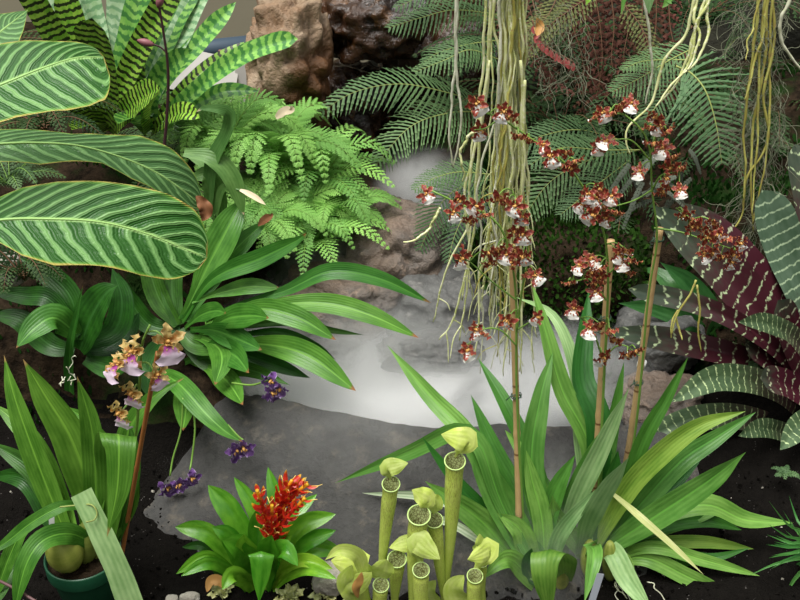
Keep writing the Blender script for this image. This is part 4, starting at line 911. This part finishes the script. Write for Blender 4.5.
FA = [(426,194,1),(461,200,0),(453,212,1),(476,206,1),(484,214,0),(498,197,0),(508,202,0),(516,206,1),(521,216,1),(514,231,0),(523,234,1),(461,258,1),(488,252,0),(497,249,0),(507,255,1),(517,250,0),(523,256,1),(526,272,0),(535,276,1),(537,317,1),(484,332,0),(475,330,1),(508,320,0),(466,351,1),(512,262,0),(470,220,0),(490,262,0)]
FB = [(476,104,1),(479,130,1),(511,115,0),(503,112,1),(519,135,0),(528,138,0),(543,146,1),(551,156,1),(566,152,0),(574,160,0),(572,168,0),(560,164,0),(588,194,1),(596,198,1),(603,206,0),(582,204,1),(592,214,1),(612,196,1),(616,211,0),(607,218,1),(600,188,0),(590,260,1),(580,266,1),(600,268,0),(618,254,1),(626,250,0),(622,262,1),(632,260,0),(628,271,0),(596,282,0),(596,292,1),(569,282,0),(574,309,1),(599,324,0),(590,329,1),(616,339,0),(603,357,1),(628,354,0),(636,350,0),(610,330,0),(600,276,0),(590,272,0)]
FC = [(594,116,0),(602,113,1),(611,112,0),(619,106,0),(631,104,1),(607,142,1),(598,146,1),(658,125,1),(650,126,0),(667,130,0),(663,149,1),(672,156,0),(679,168,0),(671,166,0),(665,178,0),(662,190,0),(680,190,1),(640,172,1),(684,214,0),(692,218,0),(699,226,0),(708,236,0),(717,234,1),(728,238,0),(740,243,1),(703,254,1),(712,252,0),(722,256,0),(734,254,0),(731,262,1),(655,116,0),(714,222,0),(654,142,0),(690,226,0)]
bmv = [flower_meshes('maroon', M['bpetal'], 100 + k, 5, .0175, .0088, M['lip'], .0155, wavy=.9) for k in range(7)]
for parent, F, S_, Yf in ((oa, FA, SA, 1.44), (ob, FB, SB, 1.46), (ob, FC, SC, 1.55)):
    ped = 0
    for x, y, lip in F:
        p = W(x, y, Yf + R.uniform(-.02, .015)); q = min(S_, key=lambda a: (a - p).length)
        pm_, lm_ = bmv[R.randrange(7)]
        put_flower(parent, p, pm_, lm_ if (lip or R.random() < .25) else None, facing(R.uniform(-40, 40), R.uniform(-20, 40) + (0 if lip else 60), R.uniform(-40, 40)), R.uniform(.95, 1.25) * (1 if lip else .95))
        if (p - q).length > .006:
            mb = MB(); tube(mb, catmull([q, q.lerp(p, .5) + V((0, .004, .006)), p - V((0, -.006, 0))], 8), .0012, 5)
            if ped < 60: mb.build('pedicel', M['stem'], parent); ped += 1

# ------------------------------------------------------------------ maroon banded bromeliad at right
mbz = W(822, 415, 1.95)
mr = thing('maroon_bromeliad', mbz, 'large maroon and grey-green bromeliad with cream cross bands at the right edge', 'bromeliad')
YM = 1.95
for pts, w, Yt, m, pf, fd in [
    ([(830,420),(780,340),(720,270),(652,206)], 50, 1.9, 'purp', 'tonguep', .25), ([(826,400),(780,320),(735,260),(682,203)], 46, 2.0, 'purpr', 'tonguep', .3),
    ([(835,400),(812,320),(785,255),(762,190)], 42, 2.05, 'purpg', 'tongue', .35), ([(845,380),(830,290),(810,210),(795,144)], 36, 2.15, 'purp', 'tongue', .3),
    ([(830,410),(770,345),(705,308),(628,289)], 21, 1.8, 'purp', 'tongue', .3), ([(825,420),(760,368),(690,345),(604,330)], 26, 1.85, 'purp', 'tonguep', .3),
    ([(830,440),(780,392),(720,378),(671,402)], 28, 1.72, 'purpf', 'tonguep', .3), ([(830,460),(770,425),(700,418),(618,452)], 26, 1.75, 'purpf', 'tonguep', .3),
    ([(835,460),(800,440),(765,428),(738,436)], 20, 1.7, 'purpf', 'tonguep', .3), ([(830,400),(800,345),(770,325),(738,322)], 22, 1.75, 'purpf', 'tonguep', .3),
    ([(830,420),(800,380),(770,355),(745,335)], 36, 1.9, 'purpr', 'tongue', .3), ([(835,430),(810,400),(785,385),(760,378)], 30, 1.8, 'purpr', 'tongue', .3),
    ([(835,420),(808,375),(790,340),(778,300)], 34, 1.9, 'purpr', 'tongue', .3), ([(845,440),(820,420),(800,425),(780,450)], 26, 1.7, 'purpf', 'tonguep', .3)]:
    leaf(mr, pts, w, M[m], YM, Yt, prof=pf, fold=fd, nx=10, n=34, tw0=R.uniform(-6, 6), tw1=R.uniform(-8, 8))
gl = thing('green_bromeliad', W(700, 380, 2.15), 'plain glossy green rosette hidden behind the maroon banded leaves', 'bromeliad')
M['gloss'] = leafmat('deep_glossy_leaf', (.02, .09, .02), (.06, .19, .05), veins=4, vs=.3, rough=.28)
for pts, w, Yt in [([(730,370),(712,320),(690,285),(660,262)], 26, 2.2), ([(720,360),(690,325),(660,310),(618,303)], 22, 2.1), ([(725,360),(740,300),(745,270),(755,240)], 24, 2.25), ([(720,365),(700,345),(690,335),(680,345)], 22, 2.0),
                   ([(725,365),(715,340),(722,318),(735,308)], 22, 2.1), ([(730,365),(680,300),(660,275),(640,268)], 24, 2.3), ([(715,370),(680,345),(650,340),(628,352)], 18, 2.1), ([(735,360),(752,320),(762,290),(780,280)], 22, 2.2)]:
    leaf(gl, pts, w, M['gloss'], 2.15, Yt, prof='lance', fold=.3)
M['fern_l'] = leafmat('grey_green_fern', (.07, .15, .06), (.17, .29, .12), veins=2, vs=.1, rough=.5, trans=.2, spec=.25)
def bfern(loc, lab, frs, mat='fern_d', rm='rachis', **k):
    k.setdefault('core', .62); k.setdefault('lw', .3); k.setdefault('gap', .6); frs = [(a, b * 1.15, int(c * 1.2)) for a, b, c in frs]
    f = thing('fern', W(*loc), lab, 'fern'); fern_px(f, frs, M[mat], M[rm], **k); return f
bfern((490, 100, 2.9), 'deep green fern whose fronds reach left over the dark stream mouth', [
    ([(490,106,2.9),(445,92,2.8),(400,84,2.75),(355,92,2.7),(321,112,2.65)], 36, 26), ([(490,112,2.85),(450,113,2.75),(410,127,2.68),(375,166,2.6)], 40, 26),
    ([(500,15,3.0),(455,10,2.9),(420,18,2.85),(388,28,2.8)], 30, 22), ([(500,40,2.9),(470,44,2.8),(440,52,2.75),(424,62,2.7)], 24, 18),
    ([(500,60,2.8),(470,50,2.7),(445,60,2.65),(415,72,2.6)], 26, 20), ([(500,-5,3.0),(470,-8,2.9),(430,-6,2.85),(395,8,2.8)], 26, 20)], lob=6, droop=.35, tri=.45, ang=72)
bfern((480, 200, 2.5), 'deep green fern fronds spreading below the root curtain at the stream edge', [
    ([(490,180,2.5),(465,185,2.45),(440,205,2.4),(420,250,2.35)], 36, 22), ([(495,175,2.5),(460,172,2.45),(435,178,2.4),(414,190,2.35)], 26, 20), ([(490,185,2.5),(470,205,2.4),(455,235,2.35),(448,262,2.3)], 26, 18)], lob=6, droop=.3)
bfern((600, 160, 2.6), 'deep green fern right of the root curtain above the moss', [
    ([(640,150,2.6),(590,160,2.55),(550,182,2.5),(522,220,2.45)], 46, 24), ([(630,160,2.55),(610,175,2.5),(585,195,2.45),(560,215,2.4)], 34, 20), ([(620,140,2.7),(580,130,2.6),(545,135,2.55),(505,150,2.5)], 34, 22),
    ([(640,150,2.6),(600,150,2.5),(560,148,2.45),(530,165,2.4)], 34, 20)], lob=6, droop=.3)
bfern((640, 70, 2.45), 'broad feathery fern frond hanging at the upper right before the shade', [
    ([(676,66,2.4),(692,74,2.38),(706,92,2.34),(716,124,2.3),(722,164,2.25)], 58, 17)], lob=7, droop=.18, tri=.6, ang=80, rw=.0026, mat='fern_l', gap=.66, core=.7)
bfern((650, 80, 2.6), 'dark green fern just left of the broad feathery frond', [
    ([(700,45,2.55),(670,60,2.5),(640,78,2.45),(612,92,2.4)], 34, 20), ([(720,60,2.55),(735,40,2.5),(745,35,2.45),(752,36,2.4)], 30, 16), ([(690,60,2.5),(665,95,2.45),(650,115,2.4),(640,135,2.4)], 28, 16),
    ([(690,60,2.5),(660,60,2.5),(640,62,2.45),(622,70,2.4)], 20, 14)], lob=6, droop=.25)
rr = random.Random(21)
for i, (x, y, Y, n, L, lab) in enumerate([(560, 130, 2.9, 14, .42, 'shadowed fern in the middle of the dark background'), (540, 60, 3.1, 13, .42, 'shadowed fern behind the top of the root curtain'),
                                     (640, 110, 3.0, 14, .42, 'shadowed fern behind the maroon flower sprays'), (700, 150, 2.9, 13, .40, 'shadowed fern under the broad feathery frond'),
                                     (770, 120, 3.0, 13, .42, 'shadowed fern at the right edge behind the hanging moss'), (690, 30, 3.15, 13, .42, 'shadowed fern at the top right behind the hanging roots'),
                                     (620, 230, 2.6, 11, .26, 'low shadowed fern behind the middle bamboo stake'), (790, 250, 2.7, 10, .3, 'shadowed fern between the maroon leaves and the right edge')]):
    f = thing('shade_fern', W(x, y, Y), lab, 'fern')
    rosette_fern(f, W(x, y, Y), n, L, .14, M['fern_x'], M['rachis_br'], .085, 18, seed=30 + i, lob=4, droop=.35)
df = thing('dried_fern', W(600, 60, 2.95), 'dried red-brown fern fronds hanging in the upper background', 'fern')
fern_px(df, [([(560 + 16 * i + rr.uniform(-6, 6), -20, 2.9), (572 + 14 * i, 25, 2.85), (580 + 13 * i + rr.uniform(-8, 8), 65, 2.8), (578 + 14 * i + rr.uniform(-12, 14), 118 + rr.uniform(-25, 15), 2.75)], 24, 15) for i in range(8)], M['fern_r'], M['rachis_br'], lob=5, droop=.8, ragged=.7)
fern_px(df, [([(500, 10, 2.9), (520, 40, 2.8), (545, 75, 2.75), (575, 95, 2.7)], 20, 18), ([(530, -10, 2.9), (540, 30, 2.8), (550, 60, 2.75), (548, 100, 2.7)], 22, 18)], M['fern_r'], M['rachis_br'], lob=5, droop=.5, ragged=.35)
of = thing('olive_fern', W(540, 30, 2.85), 'olive brown fern fronds arching beside the top of the root curtain', 'fern')
M['fern_o'] = leafmat('olive_fern', (.07, .09, .03), (.17, .18, .07), veins=2, vs=.1, rough=.7, trans=.2, spec=.1)
fern_px(of, [([(600, -10, 2.8), (570, 10, 2.75), (545, 30, 2.7), (524, 60, 2.65)], 26, 22), ([(560, -10, 2.8), (548, 15, 2.75), (530, 30, 2.7), (512, 36, 2.65)], 22, 18), ([(620, 0, 2.8), (640, 25, 2.75), (650, 50, 2.7), (655, 80, 2.65)], 22, 18)], M['fern_o'], M['rachis_br'], lob=5, droop=.3)
hw = thing('red_bead_plant', W(545, 55, 2.6), 'arching brown stem strung with small red waxy leaves by the root curtain', 'plant')
mb = MB(); P = catmull(pxpts([(532,20),(540,40),(556,52),(574,62)], 2.6, 2.55), 24); tube(mb, P, .002, 5); mb.build('stem', M['rachis_br'], hw)
M['redw'] = plain('dull_red_leaf', (.26, .05, .045), .5)
for i in range(2, 25, 2):
    p = P[i]; mb = MB(); leaf_mesh(mb, [p, p + V((R.uniform(-.005, .005), -.005, -.012)), p + V((R.uniform(-.006, .01), -.008, -.024))], .014, prof='ellip', nx=4, n=6, fold=.4); mb.build('leaf', M['redw'], hw)
dl2 = thing('dry_leaf', W(537, 28, 2.5), 'single orange-brown dead leaf caught beside the root curtain', 'leaf')
mb = MB(); leaf_mesh(mb, [W(537, 18, 2.5), W(539, 27, 2.5), W(537, 36, 2.48)], .028, prof='ellip', fold=.3); mb.build('blade', M['dryb'], dl2)
# understory broad dark plants right background
# ------------------------------------------------------------------ moss
mb = MB(); rm = random.Random(5); fuzz = 0
cx = W(560, 250, 2.45)
ms = rockmesh('moss_mound', cx + V((.03, .0, -.06)), (.30, .22, .17), M['litter'], 61, rough=.2); tag(ms, 'dark mossy mound below the fern right of the stream', 'moss mound')
me = ms.data; vs = [v for v in me.vertices if v.normal.z > -.1 or v.normal.y < 0]
for v in vs:
    for k in range(3):
        p = ms.location + v.co + V((rm.uniform(-.006, .006), rm.uniform(-.006, .006), rm.uniform(-.003, .003))); n_ = v.normal
        if n_.z < .0 and n_.y > 0: continue
        d = (V(n_) + V((rm.uniform(-.7, .7), rm.uniform(-.7, .7), rm.uniform(-.5, .7)))).normalized(); h = rm.uniform(.008, .022); s_ = d.cross(V((rm.uniform(-1, 1), rm.uniform(-1, 1), .3))).normalized() * h * .35
        a = mb.vert(p - s_ * .5, (0, 0)); b = mb.vert(p + s_ * .5, (0, 1)); e = mb.vert(p + d * h * .6 + s_, (.5, 1)); e2 = mb.vert(p + d * h * .6 - s_, (.5, 0)); t_ = mb.vert(p + d * h, (1, .5)); mb.face((a, b, e, e2)); mb.face((e2, e, t_))
o = mb.build('moss_tufts', M['moss'], ms); o['kind'] = 'stuff'
mb = MB()
for k in range(9000):
    x, y = rm.uniform(.15, 1.3), rm.uniform(2.0, 3.1)
    if rm.random() < .3: x, y = rm.uniform(-1.3, -.3), rm.uniform(1.75, 3.0)
    if noise.noise(V((x * 3, y * 3, 4))) < -.05: continue
    p = V((x, y, gz(x, y) + .002)); d = V((rm.uniform(-.7, .7), rm.uniform(-.7, .7), 1)).normalized(); h = rm.uniform(.010, .028); s_ = d.cross(V((rm.uniform(-1, 1), rm.uniform(-1, 1), .3))).normalized() * h * .25
    a = mb.vert(p - s_ * .5, (0, 0)); b = mb.vert(p + s_ * .5, (0, 1)); e = mb.vert(p + d * h * .6 + s_, (.5, 1)); e2 = mb.vert(p + d * h * .6 - s_, (.5, 0)); t_ = mb.vert(p + d * h, (1, .5)); mb.face((a, b, e, e2)); mb.face((e2, e, t_))
o = mb.build('ground_moss', M['moss']); tag(o, 'low dark moss growing over the shaded ground', 'moss', kind='stuff')
# fine litter on the soil
mb = MB()
for k in range(2600):
    x, y = rm.uniform(-1.1, 1.1), rm.uniform(1.2, 1.75)
    p = V((x, y, gz(x, y) + .003)); s = rm.uniform(.0012, .0042) * (1.8 if rm.random() < .1 else 1); e = Euler((rm.random() * 6, rm.random() * 6, rm.random() * 6)).to_matrix()
    box(mb, p, s * 2, s * 1.3, s, e, 1 if rm.random() < .035 else 0)
o = mb.build('soil_crumbs', [M['soil'], M['pebble']], smooth=False); tag(o, 'black soil crumbs with a few pale perlite grains', 'soil', kind='stuff')
# ------------------------------------------------------------------ hanging roots
def root(parent, pts, r, mat, wig=.004, n=60, fork=False, seed=0):
    rr = random.Random(seed); P = catmull(pts, n); off = rr.random() * 50; out = []
    for i, p in enumerate(P):
        out.append(p + V((noise.noise(V((i * .13, off, 0))), noise.noise(V((i * .13, off, 9))), 0)) * wig * 2 + V((noise.noise(V((i * .5, off, 3))), 0, 0)) * wig * .5)
    mb = MB(); tube(mb, out, lambda t: r * (1 - .5 * t ** 3) * (1 + .12 * math.sin(t * 60 + off)), 6); 
    if fork:
        for s in range(rr.randint(1, 3)):
            i = rr.randint(int(n * .7), n - 2); q = out[i]; d = V((rr.uniform(-.05, .05), rr.uniform(-.02, .02), -rr.uniform(.03, .09)))
            tube(mb, catmull([q, q + d * .4 + V((d.x * .3, 0, 0)), q + d], 10), lambda t: r * .6 * (1 - .4 * t), 5)
    return mb.build('aerial_root', M[mat], parent)
vr = thing('hanging_orchid_roots', W(508, -60, 1.95), 'thick curtain of pale yellow-green aerial roots hanging before the stream', 'roots')
rr = random.Random(77); Yv = 1.95
for k in range(44):
    x0 = rr.gauss(509, 8.5); x1 = 503 + (x0 - 509) * .9 + rr.gauss(0, 9); x2 = 497 + (x1 - 503) * 1.3 + rr.gauss(0, 7); yb = rr.choice([rr.uniform(300, 375), rr.uniform(230, 340)]); Y_ = Yv + rr.uniform(-.04, .04)
    pts = [W(x0, -60, Y_), W(x0 + rr.uniform(-2, 2), 60, Y_), W(x1, 170, Y_ + rr.uniform(-.02, .02)), W((x1 + x2) / 2 + rr.uniform(-5, 5), (170 + yb) / 2, Y_), W(x2, yb, Y_)]
    root(vr, pts, rr.uniform(.0019, .0036), rr.choice(['root', 'root', 'root', 'root', 'rooty', 'rootw']), .008, 60, True, k)
for k, pts in enumerate([[(456,-30),(455,60),(450,110),(452,166)], [(457,-30),(456,60),(461,110),(459,140),(453,168)], [(484,-30),(483,60),(476,120),(470,175)], [(490,-30),(487,70),(478,130),(468,200),(470,240),(462,300)],
                         [(493,-30),(488,80),(480,140),(474,210),(450,262),(432,322)], [(480,130),(470,170),(465,200),(468,260),(452,320),(440,340)], [(490,60),(478,160),(472,240),(468,290),(460,340)],
                         [(520,60),(524,160),(520,240),(522,330),(518,372)], [(526,80),(524,180),(516,260),(512,340)], [(512,80),(500,180),(482,260),(478,330),(474,360)], [(440,208),(430,228),(415,240),(404,242)], [(478,140),(474,132),(462,150),(464,182)]]):
    root(vr, pxpts(pts, Yv - .03, Yv - .03), .0032, 'root' if k not in (0, 1) else 'rootw', .003, 50, k in (3, 4, 5, 6), 100 + k)
v2 = thing('hanging_orchid_roots', W(700, -60, 1.75), 'few pale aerial roots slanting down left from the top at the upper right', 'roots')
for k, pts in enumerate([[(716,-40),(708,0),(696,25),(690,60),(674,82),(655,107)], [(698,-40),(693,5),(686,35),(664,60),(656,90),(648,108),(628,128),(626,142),(630,155)], [(712,-30),(707,10),(708,35),(696,62),(684,74)], [(704,-30),(695,15),(699,35),(692,60),(688,70)],
                         [(715,-40),(704,0),(692,40),(682,74),(666,96),(655,106)]]):
    root(v2, pxpts(pts, 1.75, 1.7), .0030, 'root', .002, 50, False, 200 + k)
v2b = thing('hanging_orchid_roots', W(646, -20, 2.1), 'single long grey-white aerial root hanging behind the upper maroon spray', 'roots')
root(v2b, pxpts([(640,-30),(647,15),(650,45),(652,75),(648,95),(646,105)], 2.1, 2.1), .0034, 'rootw', .002, 40, False, 230)
v3 = thing('hanging_orchid_roots', W(770, -60, 2.1), 'olive yellow aerial roots hanging through grey moss near the right edge', 'roots')
for k, pts in enumerate([[(760,-40),(757,10),(748,40),(747,60)], [(773,-40),(773,20),(772,55),(763,90),(768,130),(764,155),(746,180),(742,215),(728,235)], [(765,-40),(764,30),(755,55),(752,80),(744,100)], [(768,-30),(760,60),(758,120),(756,180),(752,215)],
                         [(776,-30),(770,50),(771,100),(766,150),(760,190),(752,225)], [(762,-30),(752,60),(745,130),(744,200)], [(770,-30),(764,70),(752,140),(751,200),(753,232)]]):
    root(v3, pxpts(pts, 2.1, 2.05), rr.uniform(.0024, .0036), 'rooty', .003, 50, False, 300 + k)
v4 = thing('hanging_orchid_roots', W(798, -40, 1.7), 'single pale aerial root curving in at the top right corner', 'roots')
root(v4, pxpts([(800,-30),(790,2),(781,18),(782,40),(790,55),(804,74)], 1.7, 1.7), .0032, 'rootw', .002, 40, False, 330)
v5 = thing('root_strands', W(672, 300, 1.95), 'thin yellow-green roots forking below the long pale-spotted bromeliad leaf', 'roots')
for k, pts in enumerate([[(696,280),(690,295),(678,312),(671,335)], [(676,318),(680,332),(682,340)], [(697,285),(700,310),(698,330),(701,352)], [(678,310),(672,322),(671,338)]]):
    root(v5, pxpts(pts, 1.72, 1.7), .0024, 'rooty', .001, 20, False, 340 + k)
# leaf tips of the hanging orchids at the top edge
ht = thing('hanging_orchid', W(650, -30, 1.7), 'pale green orchid leaf tips dipping in at the top edge', 'orchid')
for pts, w, m in [([(640,-60),(646,-30),(648,-10),(649,14)], 15, 'strapp'), ([(600,-50),(598,-25),(592,-8),(586,5)], 12, 'bromey'), ([(630,-50),(628,-20),(624,0),(621,14)], 6, 'strap'), ([(680,-50),(674,-20),(668,0),(662,8)], 12, 'strap'), ([(655,-40),(662,-15),(668,0),(672,4)], 9, 'strap')]:
    leaf(ht, pts, w, M[m], 1.7, 1.68, prof='strap')
# grey strand moss
def wisps(name, n, xr, yr, Y, lab, ln, seed, r=.0007):
    rr = random.Random(seed); mb = MB()
    for k in range(n):
        p = W(rr.uniform(*xr), rr.uniform(*yr), Y + rr.uniform(-.05, .05)); P = [p]; d = V((rr.uniform(-1, 1), rr.uniform(-1, 1), -1.2)).normalized()
        for i in range(9):
            d = (d + V((rr.uniform(-1, 1), rr.uniform(-1, 1), rr.uniform(-.9, .6))) * .75).normalized(); P.append(P[-1] + d * ln / 9)
        tube(mb, catmull(P, 20), r, 3, cap=False)
    o = mb.build(name, M['tilland']); return tag(o, lab, 'hanging moss', kind='stuff')
wisps('strand_moss', 330, (738, 785), (-10, 230), 2.15, 'curly grey-green strand moss around the olive roots near the right edge', .13, 1)
wisps('strand_moss', 90, (530, 590), (0, 80), 2.5, 'thin grey strand moss beside the top of the root curtain', .13, 2, .0006)
wisps('strand_moss', 60, (615, 660), (50, 120), 2.5, 'faint grey strands below the dried fern', .10, 3, .0005)
# dusty grey-blue creeping sprigs
sg = thing('grey_sprig_plant', W(650, 170, 2.2), 'dusty grey-green scaly sprigs behind the right-hand flower sprays', 'plant')
M['grey'] = plain('grey_green_scale', (.075, .09, .065), .8)
for k in range(16):
    a = W(rr.uniform(615, 700), rr.uniform(140, 200), 2.2); d = V((rr.uniform(-1, 1), rr.uniform(-.5, .2), rr.uniform(-1, .1))).normalized(); L = rr.uniform(.05, .12); P = [a, a + d * L * .5 + V((0, 0, -.005)), a + d * L + V((0, 0, -.03))]
    frond(sg, P, .010, 16, M['grey'], None, lob=1, tri=.3, ang=60, gap=.9, name='sprig')
# small cress plant on the dark soil
for i, (x, y, lab) in enumerate([(750, 368, 'tiny bright seedling in the dark gap of the maroon bromeliad'), (785, 475, 'tiny green seedling on the black soil at the right')]):
    c = W(x, y, 1.9 if i == 0 else 1.66); s = thing('seedling', c, lab, 'seedling')
    rosette_fern(s, c, 7, .03, .012, M['fern_d'], None, .012, 6, seed=70 + i, lob=1)
# ------------------------------------------------------------------ mist
def fog(px, py, Y, sx, sy, sz, dens, seed, lab, nsc=2.2):
    c = W(px, py, Y); bm = bmesh.new(); bmesh.ops.create_icosphere(bm, subdivisions=3, radius=1)
    for v in bm.verts: v.co = V((v.co.x * sx, v.co.y * sy, v.co.z * sz))
    me = bpy.data.meshes.new('mist'); bm.to_mesh(me); bm.free(); o = bpy.data.objects.new('mist_bank', me); COL.objects.link(o); o.location = c
    t = NT('mist'); cc = t.obj(); mp = t.n('ShaderNodeMapping'); t.put(mp.inputs[0], cc); mp.inputs['Scale'].default_value = (1 / sx, 1 / sy, 1 / sz)
    ln = t.n('ShaderNodeVectorMath', operation='LENGTH'); t.put(ln.inputs[0], mp.outputs[0])
    fall = t.math('SUBTRACT', 1, t.ss(ln.outputs['Value'], .15, 1.0))
    ad = t.n('ShaderNodeVectorMath', operation='ADD'); t.put(ad.inputs[0], cc); ad.inputs[1].default_value = (seed, seed * 2, 0)
    nz = t.noise(ad.outputs[0], 1 / (sx) * nsc, 3, .55, .6)
    d = t.math('MULTIPLY', t.math('MULTIPLY', fall, t.ss(nz, .25, .65)), dens)
    v = t.n('ShaderNodeVolumeScatter'); v.inputs['Color'].default_value = (.78, .79, .78, 1); v.inputs['Anisotropy'].default_value = .1; t.put(v.inputs['Density'], d)
    t.t.links.new(v.outputs[0], t.out.inputs['Volume']); me.materials.append(t.m)
    return tag(o, lab, 'mist', kind='stuff')
fog(400, 398, 2.02, .58, .26, .13, 36, 1, 'dense white mist filling the stream channel behind the dark edging')
fog(565, 385, 2.05, .30, .24, .18, 16, 2, 'white mist behind the strap-leaved orchids')
fog(428, 192, 2.85, .20, .22, .15, 22, 3, 'white mist at the stream mouth under the fern fronds')
fog(370, 330, 2.25, .48, .36, .17, 15, 4, 'thin mist drifting over the stream rocks')
fog(400, 452, 1.76, .44, .17, .14, 14, 5, 'faint haze on the face of the dark edging')
fog(530, 520, 1.55, .24, .2, .18, 11, 6, 'faint haze among the orchid leaves')
fog(215, 455, 1.80, .22, .12, .05, 3, 7, 'faint haze on the soil below the violet flowers')
fog(335, 262, 2.42, .25, .15, .12, 8, 8, 'thin mist along the foot of the bright fern')
# ------------------------------------------------------------------ light: overcast sky through a glasshouse roof
w = bpy.data.worlds.new('sky'); sc.world = w; w.use_nodes = True; nt = w.node_tree; bg = nt.nodes['Background']
tc = nt.nodes.new('ShaderNodeTexCoord'); sx = nt.nodes.new('ShaderNodeSeparateXYZ'); mr_ = nt.nodes.new('ShaderNodeMapRange'); rp = nt.nodes.new('ShaderNodeMix'); rp.data_type = 'RGBA'
nt.links.new(tc.outputs['Generated'], sx.inputs[0]); nt.links.new(sx.outputs[2], mr_.inputs[0]); mr_.inputs[1].default_value = .1; mr_.inputs[2].default_value = .8; nt.links.new(mr_.outputs[0], rp.inputs[0])
rp.inputs[6].default_value = (.06, .06, .05, 1); rp.inputs[7].default_value = (1.0, 1.0, .98, 1); nt.links.new(rp.outputs[2], bg.inputs[0]); bg.inputs[1].default_value = .95
ld = bpy.data.lights.new('sun', 'SUN'); lo = bpy.data.objects.new('sun', ld); COL.objects.link(lo); ld.energy = 4.3; ld.angle = math.radians(35); ld.color = (1, .98, .94); lo.rotation_euler = (math.radians(-8), math.radians(-18), 0)
lo.rotation_euler = (math.radians(12), math.radians(-14), 0)
sc.view_settings.view_transform = 'Standard'; sc.view_settings.look = 'None'; sc.view_settings.exposure = .28; sc.view_settings.gamma = 1; sc.view_settings.use_curve_mapping = False
cy = sc.cycles; cy.volume_bounces = 6; cy.max_bounces = 8; cy.transparent_max_bounces = 12; cy.volume_step_rate = 2; cy.volume_max_steps = 64; cy.use_denoising = True
# ------------------------------------------------------------------ groups for repeats
GRPS = {'bamboo_stake': 'bamboo stakes among the strap-leaved orchids', 'shade_fern': 'shadowed ferns filling the background', 'fern': 'deep green ferns around the stream mouth', 'spray_orchid': 'strap-leaved orchids with maroon sprays',
        'pitcher_plant': 'pitcher plants at the bottom centre', 'frilled_rosette': 'frilled rosettes along the bottom edge', 'hanging_orchid_roots': 'aerial roots hanging from above', 'mist_bank': 'mist over the stream',
        'banded_bromeliad': 'dark-banded bromeliads at the upper left', 'lacy_fern': 'lacy ferns on the left bank', 'seedling': 'seedlings at the right', 'wooden_plank': 'planks beside the tan boulder', 'strand_moss': 'strand moss tangles', 'plant_label': 'plastic plant labels'}
for o in sc.objects:
    n_ = o.name.split('.')[0]
    if o.parent is None and n_ in GRPS: o['group'] = GRPS[n_]
